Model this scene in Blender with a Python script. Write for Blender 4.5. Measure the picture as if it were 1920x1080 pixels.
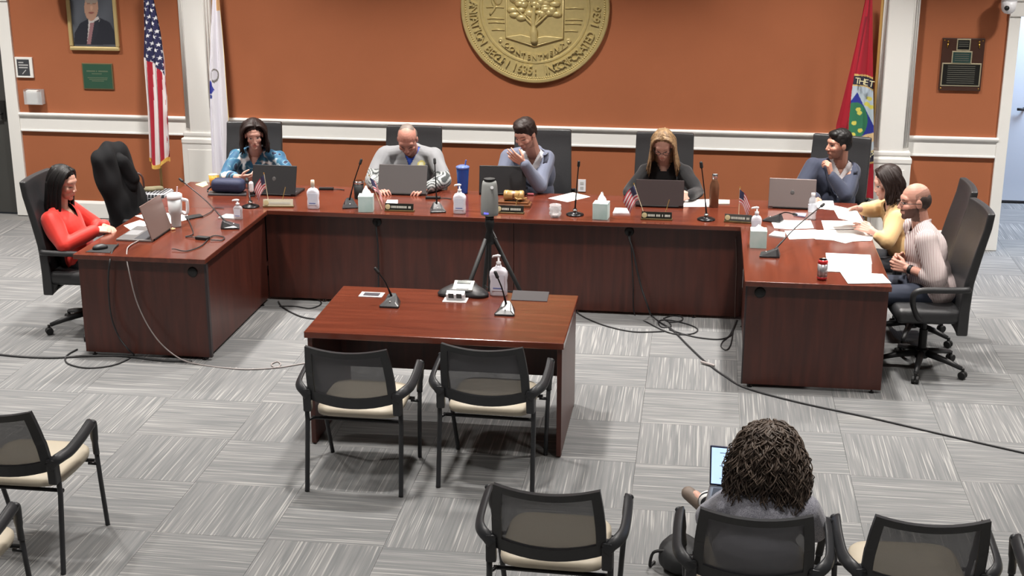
import bpy, bmesh, math, random
import numpy as np
from mathutils import Vector, Matrix, Euler
for _o in list(bpy.data.objects): bpy.data.objects.remove(_o)
SC = bpy.context.scene
COL = SC.collection
PI = math.pi
random.seed(7); RNG = np.random.default_rng(7)

# ------------------------------------------------------------------ camera
CAM = (0.299, -9.944, 3.352); YAW, PITCH, ROLL, FPX = 0.13565, 0.2975, 0.0014, 2626.6
def cam_axes():
    cy, sy, cp, sp = math.cos(YAW), math.sin(YAW), math.cos(PITCH), math.sin(PITCH)
    f = Vector((-sy*cp, cy*cp, -sp)); r = Vector((cy, sy, 0)); u = r.cross(f)
    c, s = math.cos(ROLL), math.sin(ROLL)
    return c*r + s*u, -s*r + c*u, f
_R, _U, _F = cam_axes()
cd = bpy.data.cameras.new('camera'); cam = bpy.data.objects.new('camera', cd); COL.objects.link(cam)
cd.sensor_width = 36; cd.lens = FPX/1920*36; cd.clip_start = 0.05; cd.clip_end = 60
cam.matrix_world = Matrix(((_R.x, _U.x, -_F.x, CAM[0]), (_R.y, _U.y, -_F.y, CAM[1]), (_R.z, _U.z, -_F.z, CAM[2]), (0, 0, 0, 1)))
SC.camera = cam
def _ray(u, v): return _R*((u-960)/FPX) + _U*((540-v)/FPX) + _F
def PY(u, v, y):                     # point seen at pixel (u, v) at depth y
    d = _ray(u, v); t = (y-CAM[1])/d.y; return Vector(CAM) + d*t
def PZ(u, v, z=0.0):                 # point seen at pixel (u, v) at height z
    d = _ray(u, v); t = (z-CAM[2])/d.z; return Vector(CAM) + d*t

# ------------------------------------------------------------------ world, exposure
W = bpy.data.worlds.new('world'); SC.world = W; W.use_nodes = True
W.node_tree.nodes['Background'].inputs[0].default_value = (0.75, 0.85, 1.0, 1)
W.node_tree.nodes['Background'].inputs[1].default_value = 0.25
SC.view_settings.view_transform = 'Standard'; SC.view_settings.look = 'None'
SC.view_settings.gamma = 1.0; SC.view_settings.use_curve_mapping = False
SC.view_settings.exposure = 0.38
CEIL = 3.75
LAMP_ROWS = [1.0, -0.9, -2.8, -4.7, -6.9]; LAMP_COLS = [-6.3, -3.85, -1.45, 1.1, 3.6]
LAMP_W = 22.0; ROW_GAIN = [2.5, 1.35, 1.0, 0.85, 0.8]; ROW_SPREAD = [112, 95, 95, 95, 95]
def area_light(name, loc, size, power, color, rot=(0, 0, 0), spread=PI):
    ld = bpy.data.lights.new(name, 'AREA'); ld.shape = 'DISK'; ld.size = size; ld.energy = power; ld.color = color; ld.spread = spread
    o = bpy.data.objects.new(name, ld); COL.objects.link(o); o.location = loc; o.rotation_euler = rot
    return o
for _y, _g, _s in zip(LAMP_ROWS, ROW_GAIN, ROW_SPREAD):
    for _x in LAMP_COLS:
        area_light('ceiling_downlight_beam', (_x, _y, CEIL-0.03), 0.26, LAMP_W*_g, (1.0, 0.955, 0.90), spread=math.radians(_s))
area_light('corridor_daylight', (4.3, 3.7, 3.0), 1.4, 170, (0.66, 0.80, 1.0))

# ------------------------------------------------------------------ materials
def lin(c):
    o = []
    for x in c[:3]:
        x /= 255.0
        o.append(x/12.92 if x <= 0.04045 else ((x+0.055)/1.055)**2.4)
    return (o[0], o[1], o[2], 1.0)
MATS = {}
def mat(name, rgb=(128, 128, 128), rough=0.6, metal=0.0, spec=0.5, alpha=1.0, trans=0.0, noise=0.0, nscale=20.0, bump=0.0, bscale=60.0, emit=None, estr=1.0, stretch=None, rgb2=None, coat=0.0, sheen=0.0):
    if name in MATS: return MATS[name]
    m = bpy.data.materials.new(name); m.use_nodes = True; MATS[name] = m
    nt = m.node_tree; b = nt.nodes['Principled BSDF']
    b.inputs['Base Color'].default_value = lin(rgb); b.inputs['Roughness'].default_value = rough; b.inputs['Metallic'].default_value = metal
    b.inputs['Specular IOR Level'].default_value = spec; b.inputs['Alpha'].default_value = alpha
    b.inputs['Transmission Weight'].default_value = trans; b.inputs['Coat Weight'].default_value = coat
    b.inputs['Sheen Weight'].default_value = sheen
    if emit: b.inputs['Emission Color'].default_value = lin(emit); b.inputs['Emission Strength'].default_value = estr
    tc = None
    if noise or bump:
        tc = nt.nodes.new('ShaderNodeTexCoord'); mp = nt.nodes.new('ShaderNodeMapping'); nt.links.new(tc.outputs['Object'], mp.inputs[0])
        if stretch: mp.inputs['Scale'].default_value = stretch
    if noise:
        n = nt.nodes.new('ShaderNodeTexNoise'); n.inputs['Scale'].default_value = nscale; n.inputs['Detail'].default_value = 4
        nt.links.new(mp.outputs[0], n.inputs[0])
        r = nt.nodes.new('ShaderNodeValToRGB'); c = lin(rgb); c2 = lin(rgb2) if rgb2 else tuple(x*(1-noise) for x in c[:3])+(1,)
        r.color_ramp.elements[0].position = 0.3; r.color_ramp.elements[1].position = 0.7
        r.color_ramp.elements[0].color = c2; r.color_ramp.elements[1].color = c
        nt.links.new(n.outputs['Fac'], r.inputs[0]); nt.links.new(r.outputs[0], b.inputs['Base Color'])
    if bump:
        n2 = nt.nodes.new('ShaderNodeTexNoise'); n2.inputs['Scale'].default_value = bscale; n2.inputs['Detail'].default_value = 3
        nt.links.new(mp.outputs[0], n2.inputs[0])
        bp = nt.nodes.new('ShaderNodeBump'); bp.inputs['Strength'].default_value = bump; bp.inputs['Distance'].default_value = 0.01
        nt.links.new(n2.outputs['Fac'], bp.inputs['Height']); nt.links.new(bp.outputs[0], b.inputs['Normal'])
    return m
def vcol_mat(name, rough=0.6, spec=0.4, sheen=0.0):
    if name in MATS: return MATS[name]
    m = mat(name, rough=rough, spec=spec, sheen=sheen); nt = m.node_tree
    a = nt.nodes.new('ShaderNodeVertexColor'); a.layer_name = 'Col'
    nt.links.new(a.outputs[0], nt.nodes['Principled BSDF'].inputs['Base Color']); return m
def carpet_mat():
    m = mat('carpet_stripe', (170, 168, 165), rough=0.95, spec=0.1); nt = m.node_tree; b = nt.nodes['Principled BSDF']
    tc = nt.nodes.new('ShaderNodeTexCoord'); oi = nt.nodes.new('ShaderNodeObjectInfo')
    mul = nt.nodes.new('ShaderNodeMath'); mul.operation = 'MULTIPLY'; mul.inputs[1].default_value = 57.0; nt.links.new(oi.outputs['Random'], mul.inputs[0])
    cmb = nt.nodes.new('ShaderNodeCombineXYZ')
    for k in range(3): nt.links.new(mul.outputs[0], cmb.inputs[k])
    def layer(sc, scale, detail):
        mp = nt.nodes.new('ShaderNodeMapping'); mp.inputs['Scale'].default_value = sc
        nt.links.new(tc.outputs['Object'], mp.inputs[0])
        ad = nt.nodes.new('ShaderNodeVectorMath'); ad.operation = 'ADD'; nt.links.new(mp.outputs[0], ad.inputs[0]); nt.links.new(cmb.outputs[0], ad.inputs[1])
        n = nt.nodes.new('ShaderNodeTexNoise'); n.inputs['Scale'].default_value = scale; n.inputs['Detail'].default_value = detail
        nt.links.new(ad.outputs[0], n.inputs[0]); return n
    n1 = layer((60, 1.6, 1), 1.0, 2); n2 = layer((120, 2.0, 1), 1.0, 1)
    r1 = nt.nodes.new('ShaderNodeValToRGB'); r1.color_ramp.elements[0].position = 0.34; r1.color_ramp.elements[1].position = 0.70
    r1.color_ramp.elements[0].color = lin((108, 109, 110)); r1.color_ramp.elements[1].color = lin((126, 126, 126))
    nt.links.new(n1.outputs['Fac'], r1.inputs[0])
    r2 = nt.nodes.new('ShaderNodeValToRGB'); r2.color_ramp.elements[0].position = 0.58; r2.color_ramp.elements[1].position = 0.70
    r2.color_ramp.elements[0].color = (0, 0, 0, 1); r2.color_ramp.elements[1].color = (1, 1, 1, 1)
    nt.links.new(n2.outputs['Fac'], r2.inputs[0])
    mx = nt.nodes.new('ShaderNodeMix'); mx.data_type = 'RGBA'; mx.blend_type = 'MIX'
    nt.links.new(r2.outputs[0], mx.inputs[0]); nt.links.new(r1.outputs[0], mx.inputs[6]); mx.inputs[7].default_value = lin((152, 151, 149))
    nt.links.new(mx.outputs[2], b.inputs['Base Color'])
    n3 = layer((300, 300, 300), 1.0, 1)
    bp = nt.nodes.new('ShaderNodeBump'); bp.inputs['Strength'].default_value = 0.25; bp.inputs['Distance'].default_value = 0.004
    nt.links.new(n3.outputs['Fac'], bp.inputs['Height']); nt.links.new(bp.outputs[0], b.inputs['Normal'])
    return m
def wood_mat(name, dark, light, stretch, rough=0.28, coat=0.25):
    m = mat(name, light, rough=rough, coat=coat); nt = m.node_tree; b = nt.nodes['Principled BSDF']; b.inputs['Coat Roughness'].default_value = 0.15
    tc = nt.nodes.new('ShaderNodeTexCoord'); mp = nt.nodes.new('ShaderNodeMapping'); mp.inputs['Scale'].default_value = stretch
    nt.links.new(tc.outputs['Object'], mp.inputs[0])
    n = nt.nodes.new('ShaderNodeTexNoise'); n.inputs['Scale'].default_value = 3; n.inputs['Detail'].default_value = 6; n.inputs['Distortion'].default_value = 0.6
    nt.links.new(mp.outputs[0], n.inputs[0])
    r = nt.nodes.new('ShaderNodeValToRGB'); r.color_ramp.elements[0].position = 0.3; r.color_ramp.elements[1].position = 0.72
    r.color_ramp.elements[0].color = lin(dark); r.color_ramp.elements[1].color = lin(light)
    nt.links.new(n.outputs['Fac'], r.inputs[0]); nt.links.new(r.outputs[0], b.inputs['Base Color']); return m

# ------------------------------------------------------------------ mesh helpers
def basis(z, x=None):
    z = Vector(z).normalized(); x = Vector(x) if x is not None else (Vector((1, 0, 0)) if abs(z.x) < 0.9 else Vector((0, 1, 0)))
    y = z.cross(x).normalized(); x = y.cross(z).normalized()
    return Matrix((x, y, z)).transposed()
class MB:
    def __init__(s): s.v = []; s.f = []
    def add(s, vs, fs):
        o = len(s.v); s.v += [tuple(p) for p in vs]; s.f += [tuple(i+o for i in f) for f in fs]; return s
    def box(s, c, d, rot=None):
        x, y, z = d[0]/2, d[1]/2, d[2]/2; c = Vector(c)
        vs = [Vector((a*x, b*y, e*z)) for e in (-1, 1) for b in (-1, 1) for a in (-1, 1)]
        if rot is not None:
            M = rot if isinstance(rot, Matrix) else Euler(rot).to_matrix(); vs = [M @ p for p in vs]
        return s.add([p+c for p in vs], [(0, 2, 3, 1), (4, 5, 7, 6), (0, 1, 5, 4), (2, 6, 7, 3), (0, 4, 6, 2), (1, 3, 7, 5)])
    def span(s, a, b): return s.box([(a[i]+b[i])/2 for i in range(3)], [abs(b[i]-a[i]) for i in range(3)])
    def tube(s, pts, r, n=8, flat=1.0, up=None, closed=False):
        pts = [Vector(p) for p in pts]; m = len(pts); rs = r if isinstance(r, (list, tuple)) else [r]*m
        vs = []; prev = None
        for i, p in enumerate(pts):
            if closed: t = pts[(i+1) % m]-pts[i-1]
            else: t = pts[min(i+1, m-1)]-pts[max(i-1, 0)]
            if t.length < 1e-9: t = Vector((0, 0, 1))
            t.normalize()
            if prev is None: B = basis(t, up); x, y = B.col[0].copy(), B.col[1].copy()
            else:
                x = prev-t*prev.dot(t); x = x.normalized() if x.length > 1e-6 else basis(t).col[0].copy(); y = t.cross(x)
            prev = x
            for k in range(n):
                a = 2*PI*k/n; vs.append(p + x*(math.cos(a)*rs[i]) + y*(math.sin(a)*rs[i]*flat))
        fs = []
        for i in range(m if closed else m-1):
            j = (i+1) % m
            for k in range(n): fs.append((i*n+k, i*n+(k+1) % n, j*n+(k+1) % n, j*n+k))
        if not closed: fs += [tuple(range(n-1, -1, -1)), tuple((m-1)*n+k for k in range(n))]
        return s.add(vs, fs)
    def lathe(s, prof, n=20, c=(0, 0, 0), M=None):
        c = Vector(c); vs = []; fs = []
        for r, z in prof:
            for k in range(n):
                a = 2*PI*k/n; p = Vector((r*math.cos(a), r*math.sin(a), z)); vs.append((M @ p if M is not None else p)+c)
        m = len(prof)
        for i in range(m-1):
            for k in range(n): fs.append((i*n+k, i*n+(k+1) % n, (i+1)*n+(k+1) % n, (i+1)*n+k))
        if prof[0][0] > 1e-6: fs.append(tuple(range(n-1, -1, -1)))
        if prof[-1][0] > 1e-6: fs.append(tuple((m-1)*n+k for k in range(n)))
        return s.add(vs, fs)
    def ell(s, c, r, M=None, n=16, m=10):
        prof = []; c = Vector(c); vs = []; fs = []
        for i in range(m+1):
            th = PI*i/m
            for k in range(n):
                a = 2*PI*k/n; p = Vector((r[0]*math.sin(th)*math.cos(a), r[1]*math.sin(th)*math.sin(a), -r[2]*math.cos(th)))
                vs.append((M @ p if M is not None else p)+c)
        for i in range(m):
            for k in range(n): fs.append((i*n+k, i*n+(k+1) % n, (i+1)*n+(k+1) % n, (i+1)*n+k))
        return s.add(vs, fs)
    def cap(s, a, ra, b, rb, n=14, flat=1.0, up=None):
        a, b = Vector(a), Vector(b); d = b-a; L = d.length
        if L < 1e-6: return s.ell(a, (ra, ra, ra))
        t = d/L; pts = []; rs = []
        for k in (0.08, 0.4, 0.75, 0.95): pts.append(a-t*ra*math.sqrt(1-k*k)); rs.append(ra*k)
        pts += [a, a+d*0.33, a+d*0.66, b]; rs += [ra, ra+(rb-ra)*0.33, ra+(rb-ra)*0.66, rb]
        for k in (0.95, 0.75, 0.4, 0.08): pts.append(b+t*rb*math.sqrt(1-k*k)); rs.append(rb*k)
        return s.tube(pts, rs, n, flat, up)
    def prism(s, poly, a, b, axis=2):
        n = len(poly); vs = []
        for h in (a, b):
            for p in poly:
                q = list(p); q.insert(axis, h); vs.append(tuple(q))
        fs = [tuple(range(n-1, -1, -1)), tuple(range(n, 2*n))]+[(i, (i+1) % n, n+(i+1) % n, n+i) for i in range(n)]
        return s.add(vs, fs)
    def grid(s, P):                     # P[i][j] points -> open sheet
        a, b = len(P), len(P[0]); s_ = [p for row in P for p in row]
        return s.add(s_, [(i*b+j, i*b+j+1, (i+1)*b+j+1, (i+1)*b+j) for i in range(a-1) for j in range(b-1)])
    def mesh(s, name):
        me = bpy.data.meshes.new(name); me.from_pydata(s.v, [], s.f); me.update()
        bm = bmesh.new(); bm.from_mesh(me); bmesh.ops.recalc_face_normals(bm, faces=bm.faces); bm.to_mesh(me); bm.free(); return me
    def build(s, name, m, parent=None, smooth=False, bevel=0.0, seg=2, loc=None, thick=0.0, sub=0):
        me = s.mesh(name); return link(name, me, m, parent, smooth, bevel, seg, loc, thick, sub)
def link(name, me, m, parent=None, smooth=False, bevel=0.0, seg=2, loc=None, thick=0.0, sub=0):
    o = bpy.data.objects.new(name, me); COL.objects.link(o)
    if m is not None:
        me.materials.clear(); me.materials.append(m)
    if parent is not None: o.parent = parent
    if loc is not None: o.location = loc
    if thick: md = o.modifiers.new('s', 'SOLIDIFY'); md.thickness = thick; md.offset = 0
    if bevel: md = o.modifiers.new('b', 'BEVEL'); md.width = bevel; md.segments = seg; md.limit_method = 'ANGLE'; md.angle_limit = 0.6
    if sub: md = o.modifiers.new('u', 'SUBSURF'); md.levels = sub; md.render_levels = sub
    if smooth: me.polygons.foreach_set('use_smooth', [True]*len(me.polygons)); me.update()
    elif bevel: md = None
    return o
def thing(name, label, cat, loc=(0, 0, 0), rotz=0.0, group=None):
    o = bpy.data.objects.new(name, None); COL.objects.link(o); o.empty_display_size = 0.1
    o.location = loc; o.rotation_euler = (0, 0, rotz); o['label'] = label; o['category'] = cat
    if group: o['group'] = group
    return o
def tag(o, label, cat, group=None, kind=None):
    o['label'] = label; o['category'] = cat
    if group: o['group'] = group
    if kind: o['kind'] = kind
    return o
def struct(o, label, cat):
    o['kind'] = 'structure'; o['label'] = label; o['category'] = cat; return o
def dup(root, loc, rotz, label, group=None):
    r = root.copy(); COL.objects.link(r); r.location = loc; r.rotation_euler = (0, 0, rotz); r['label'] = label
    if group: r['group'] = group
    for ch in list(root.children):
        c = ch.copy(); COL.objects.link(c); c.parent = r
        for g in list(ch.children):
            d = g.copy(); COL.objects.link(d); d.parent = c
    return r
def smooth_path(pts, k=6):
    pts = [Vector(p) for p in pts]; out = []
    for i in range(len(pts)-1):
        p0 = pts[max(i-1, 0)]; p1 = pts[i]; p2 = pts[i+1]; p3 = pts[min(i+2, len(pts)-1)]
        for j in range(k):
            t = j/k
            out.append(0.5*((2*p1)+(p2-p0)*t+(2*p0-5*p1+4*p2-p3)*t*t+(3*p1-p0-3*p2+p3)*t**3))
    out.append(pts[-1]); return out
def text_mesh(txt, size=0.05, depth=0.0, align='CENTER'):
    c = bpy.data.curves.new('txt', 'FONT'); c.body = txt; c.size = size; c.extrude = depth; c.align_x = align; c.align_y = 'CENTER'; c.resolution_u = 2
    o = bpy.data.objects.new('txt', c); COL.objects.link(o)
    dg = bpy.context.evaluated_depsgraph_get(); me = bpy.data.meshes.new_from_object(o.evaluated_get(dg)); 
    vs = [v.co.copy() for v in me.vertices]; fs = [tuple(p.vertices) for p in me.polygons]
    bpy.data.objects.remove(o); bpy.data.curves.remove(c); bpy.data.meshes.remove(me); return vs, fs
def remesh(mb, voxel, smooth_it=2, name='m'):
    me = mb.mesh(name); o = bpy.data.objects.new(name, me); COL.objects.link(o)
    md = o.modifiers.new('r', 'REMESH'); md.mode = 'VOXEL'; md.voxel_size = voxel
    if smooth_it: ms = o.modifiers.new('s', 'SMOOTH'); ms.iterations = smooth_it; ms.factor = 0.5
    dg = bpy.context.evaluated_depsgraph_get(); out = bpy.data.meshes.new_from_object(o.evaluated_get(dg))
    bpy.data.objects.remove(o); bpy.data.meshes.remove(me); return out
def mverts(me):
    a = np.empty(len(me.vertices)*3); me.vertices.foreach_get('co', a); return a.reshape(-1, 3)
def set_verts(me, a): me.vertices.foreach_set('co', np.asarray(a, dtype=np.float32).ravel()); me.update()
def fold_noise(me, amp, freq, seed, aniso=(1, 1, 1)):
    a = mverts(me); nn = np.empty(len(a)*3); me.vertices.foreach_get('normal', nn); nn = nn.reshape(-1, 3)
    r = np.random.default_rng(seed); d = np.zeros(len(a))
    for k in range(9):
        w = r.normal(size=3); w = w/np.linalg.norm(w)*freq*(0.6+1.2*r.random())*np.array(aniso)
        d += np.sin(a@w + r.random()*6.28 + 1.5*np.sin(a@(w[[1, 2, 0]]*0.5)+k))
    set_verts(me, a + nn*(amp*d/3)[:, None])
def cut_mesh(me, fn):                   # drop the faces whose centre satisfies fn(Nx3)->mask
    n = len(me.polygons); c = np.empty(n*3); me.polygons.foreach_get('center', c); mask = fn(c.reshape(-1, 3))
    bm = bmesh.new(); bm.from_mesh(me); bm.faces.ensure_lookup_table()
    bmesh.ops.delete(bm, geom=[bm.faces[i] for i in np.nonzero(mask)[0]], context='FACES'); bm.to_mesh(me); bm.free(); me.update()
def paint(me, cols):
    at = me.color_attributes.new('Col', 'FLOAT_COLOR', 'POINT'); c = np.ones((len(me.vertices), 4), dtype=np.float32); c[:, :3] = cols; at.data.foreach_set('color', c.ravel())
def L3(rgb): return np.array(lin(rgb)[:3])
# ------------------------------------------------------------------ shared materials
M_orange = mat('orange_paint', (170, 103, 70), rough=0.75, spec=0.25, noise=0.05, nscale=2.5, bump=0.05, bscale=250)
M_white = mat('white_trim', (240, 239, 235), rough=0.45)
M_wall2 = mat('offwhite_paint', (150, 148, 144), rough=0.8)
M_greydoor = mat('dark_grey_door', (72, 72, 70), rough=0.5)
M_blackp = mat('black_plastic', (38, 38, 40), rough=0.45)
M_black = mat('black_matte', (22, 22, 23), rough=0.6)
M_blackm = mat('black_metal', (30, 30, 32), rough=0.3, metal=0.5)
M_leather = mat('black_leather', (46, 46, 48), rough=0.42, spec=0.5, bump=0.15, bscale=180)
M_chrome = mat('chrome', (200, 200, 200), rough=0.15, metal=1.0)
M_paper = mat('white_paper', (240, 240, 238), rough=0.8)
M_whitep = mat('white_plastic', (236, 236, 240), rough=0.35)
M_gold = mat('gold_paint', (206, 188, 130), rough=0.36, metal=0.30, spec=0.6, noise=0.10, nscale=30)
M_brass = mat('brass', (190, 150, 70), rough=0.3, metal=0.9)
M_woodtop = wood_mat('mahogany_top', (82, 36, 24), (108, 51, 35), (0.6, 7, 7), rough=0.22, coat=0.35)
M_woodtopy = wood_mat('mahogany_top_y', (82, 36, 24), (108, 51, 35), (7, 0.6, 7), rough=0.22, coat=0.35)
M_woodv = wood_mat('mahogany_panel', (60, 27, 20), (84, 39, 29), (6, 6, 0.5), rough=0.38, coat=0.1)
M_darkedge = mat('dark_edge_band', (52, 44, 46), rough=0.5)
M_silver = mat('silver_aluminium', (150, 148, 148), rough=0.35, metal=0.6)

# ------------------------------------------------------------------ floor: carpet tiles
TS = 0.6096
fl = MB().box((-1.0, -2.5, -0.031), (18, 18, 0.05)).build('floor', mat('carpet_backing', (120, 119, 117), rough=0.95)); struct(fl, 'grey striped carpet tile floor laid in quarter turns', 'floor')
M_carpet = carpet_mat()
tile_me = MB().box((0, 0, -0.003), (TS-0.0016, TS-0.0016, 0.006)).mesh('carpet_tile'); tile_me.materials.append(M_carpet)
def px_of(p):
    d = Vector(p)-Vector(CAM); z = d.dot(_F); return 960+FPX*d.dot(_R)/z, 540-FPX*d.dot(_U)/z
ntile = 0; rest = MB()
for j in range(-9, 10):
    for i in range(-13, 10):
        c = ((i+0.5)*TS, -(j+0.5)*TS, 0)
        if c[1] > 2.65 and c[0] < 2.6: continue
        uv = [px_of((c[0]+a*TS/2, c[1]+b*TS/2, 0)) for a in (-1, 1) for b in (-1, 1)]
        if max(p[0] for p in uv) < -170 or min(p[0] for p in uv) > 2060 or min(p[1] for p in uv) > 1130: continue
        o = bpy.data.objects.new('carpet_tile', tile_me); COL.objects.link(o); o.parent = fl; o.location = c
        if (i+j) % 2 == 0: o.rotation_euler.z = PI/2
        if (i*7+j*3) % 4 > 1: o.rotation_euler.z += PI
        ntile += 1
print('tiles', ntile)

# ------------------------------------------------------------------ room shell
WY = 2.65
X0, X1 = -6.30, 2.93
wb = MB(); wb.span((X0, WY, 0), (X1, WY+0.14, CEIL)); wb.span((-8.6, WY, 2.10), (X0, WY+0.14, CEIL)); wb.span((-8.6, WY, 0), (-7.3, WY+0.14, 2.10))
wb.span((X1, WY, 2.10), (6.6, WY+0.14, CEIL)); wb.span((4.05, WY, 0), (6.6, WY+0.14, 2.10))
struct(wb.build('wall_back', M_orange), 'burnt orange painted wall behind the officials desk', 'wall')
struct(MB().span((-8.74, -11, 0), (-8.6, WY+.14, CEIL)).build('wall_left', M_wall2), 'off white side wall at the left end of the room', 'wall')
struct(MB().span((6.6, -11, 0), (6.74, 6.6, CEIL)).build('wall_right', M_wall2), 'off white side wall at the right end of the room', 'wall')
struct(MB().span((-8.74, -11.14, 0), (6.74, -11, CEIL)).build('wall_front', M_wall2), 'off white wall behind the viewer', 'wall')
struct(MB().span((-8.74, -11.14, CEIL), (6.74, 6.74, CEIL+0.1)).build('ceiling', mat('ceiling_white', (190, 189, 186), rough=0.9)), 'white flat ceiling above the meeting room', 'ceiling')
struct(MB().span((1.6, 6.6, 0), (6.74, 6.74, CEIL)).build('wall_corridor', M_wall2), 'pale wall at the far end of the corridor', 'wall')
struct(MB().span((1.46, WY+.14, 0), (1.6, 6.74, CEIL)).build('wall_corridor_side', M_wall2), 'pale side wall of the corridor beyond the doorway', 'wall')
# chair rail
PLX, PRX = (-4.50, -4.19), (1.79, 2.11)          # pilaster x ranges
def rail(a, b, name, lab):
    m = MB(); m.span((a, WY-0.020, 0.845), (b, WY, 0.985)); r = m.build(name, M_white, bevel=0.003)
    struct(r, lab, 'trim')
    c = MB(); c.prism([(WY, 0.983), (WY-0.036, 0.987), (WY-0.042, 1.0), (WY-0.042, 1.010), (WY-0.03, 1.018), (WY, 1.018)], a, b, axis=0); c.build('rail_cap', M_white, r)
    d = MB(); d.span((a, WY-0.028, 0.838), (b, WY, 0.856)); d.build('rail_bead', M_white, r, bevel=0.004)
rail(X0+0.11, PLX[0], 'trim_1', 'white chair rail left of the left pilaster')
rail(PLX[1], PRX[0], 'trim_2', 'white chair rail across the middle of the orange wall')
rail(PRX[1], X1-0.05, 'trim_3', 'white chair rail right of the right pilaster')
for nm, a, b, lab in (('baseboard_left', X0+0.11, PLX[0], 'white baseboard left of the left pilaster'), ('baseboard_back', PLX[1], PRX[0], 'white baseboard behind the officials desk'), ('baseboard_right', PRX[1], X1-0.05, 'white baseboard right of the right pilaster')):
    m = MB(); m.prism([(WY, 0), (WY-0.02, 0), (WY-0.02, 0.14), (WY-0.010, 0.165), (WY, 0.165)], a, b, axis=0); struct(m.build(nm, M_white), lab, 'baseboard')
# pilasters: chamfered half columns with flutes on the slanted faces
def pilaster(xr, name, lab):
    a, b = xr; yf = WY-0.15; ch = 0.06
    root = thing(name, lab, 'pilaster', ((a+b)/2, WY, 0)); root['kind'] = 'structure'
    w = (b-a)/2
    MB().prism([(-w, 0), (-w, -0.09), (-w+ch, -0.15), (w-ch, -0.15), (w, -0.09), (w, 0)], 0.90, CEIL-0.01).build('shaft', M_white, root)
    for sgn in (-1, 1):
        for k in range(3):
            t = 0.18+0.32*k
            x = sgn*(w-ch+ch*t); y = -0.15+ch*t
            n = Vector((sgn*0.7, -0.7, 0)); p = Vector((x, y, 0))+n*0.002
            MB().tube([p+Vector((0, 0, 0.93)), p+Vector((0, 0, CEIL-0.05))], 0.0085, 6).build('reed', M_white, root, smooth=True)
        for k in range(2):
            t = 0.34+0.32*k
    MB().span((-w-0.012, -0.165, 0.86), (w+0.012, 0, 0.90)).build('base_moulding', M_white, root, bevel=0.010)
    MB().span((-w-0.028, -0.182, 0.79), (w+0.028, 0, 0.845)).build('base_moulding', M_white, root, bevel=0.012)
    MB().span((-w-0.005, -0.158, 0.80), (w+0.005, 0, 0.87)).build('base_neck', M_white, root)
    MB().span((-w-0.022, -0.176, 0.0), (w+0.022, 0, 0.795)).build('plinth', M_white, root, bevel=0.003)
    MB().span((-w+0.03, -0.180, 0.14), (w-0.03, -0.174, 0.74)).build('plinth_panel', M_white, root, bevel=0.003)
    return root
pilaster(PLX, 'trim_4', 'white fluted pilaster beside the white flag')
pilaster(PRX, 'trim_5', 'white fluted pilaster beside the red town flag')
# door casings and doors
def casing(name, a, b, lab, head=None):
    r = MB().span((a, WY-0.03, 0), (b, WY+0.16, 2.07)).build(name, M_white, bevel=0.004); struct(r, lab, 'trim')
    if head: 
        MB().span((head[0], WY-0.045, 2.07), (head[1], WY+0.16, 2.20)).build('head_casing', M_white, r, bevel=0.004)
        MB().span((head[0]-0.02, WY-0.06, 2.20), (head[1]+0.02, WY+0.16, 2.24)).build('head_cap', M_white, r, bevel=0.006)
    return r
casing('trim_6', X0-0.01, X0+0.11, 'white casing of the dark grey door at the left', (-7.35, X0+0.11))
casing('trim_7', X1-0.065, X1+0.03, 'white casing of the open doorway at the right', (X1-0.065, 4.1))
d1 = thing('door_1', 'dark grey flush door at the left end of the orange wall', 'door', (-6.80, WY+0.05, 0)); d1['kind'] = 'structure'
MB().span((-0.49, -0.02, 0.012), (0.485, 0.025, 2.095)).build('door_leaf', M_greydoor, d1, bevel=0.002)
MB().span((0.40, -0.035, 0.94), (0.45, -0.02, 1.12)).build('lock_plate', M_black, d1)
MB().tube([(0.42, -0.03, 1.0), (0.42, -0.075, 1.0), (0.32, -0.08, 1.0)], 0.010, 8).build('door_handle', M_black, d1, smooth=True)
pd = PZ(1893, 381, 0)
d2 = thing('door_2', 'pale door standing open in the corridor beyond the doorway', 'door', (pd.x, pd.y, 0)); d2['kind'] = 'structure'
pe = PZ(1912, 381, 0); wd = max(0.4, (pe.x-pd.x))
MB().span((-0.60, 0, 0.012), (wd-0.02, 0.045, 2.1)).build('door_leaf', mat('pale_door', (190, 200, 210), rough=0.5), d2, bevel=0.003)
MB().span((-0.60, -0.006, 0.012), (wd-0.02, 0.0, 0.03)).build('door_sweep', M_blackp, d2)
ph = PY(1914, 205, pd.y-0.05)-Vector((pd.x, pd.y, 0))
MB().tube([(ph.x+0.04, 0.0, ph.z), (ph.x+0.04, -0.05, ph.z), (ph.x-0.035, -0.055, ph.z)], 0.014, 8).build('door_handle', M_black, d2, smooth=True)

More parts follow.
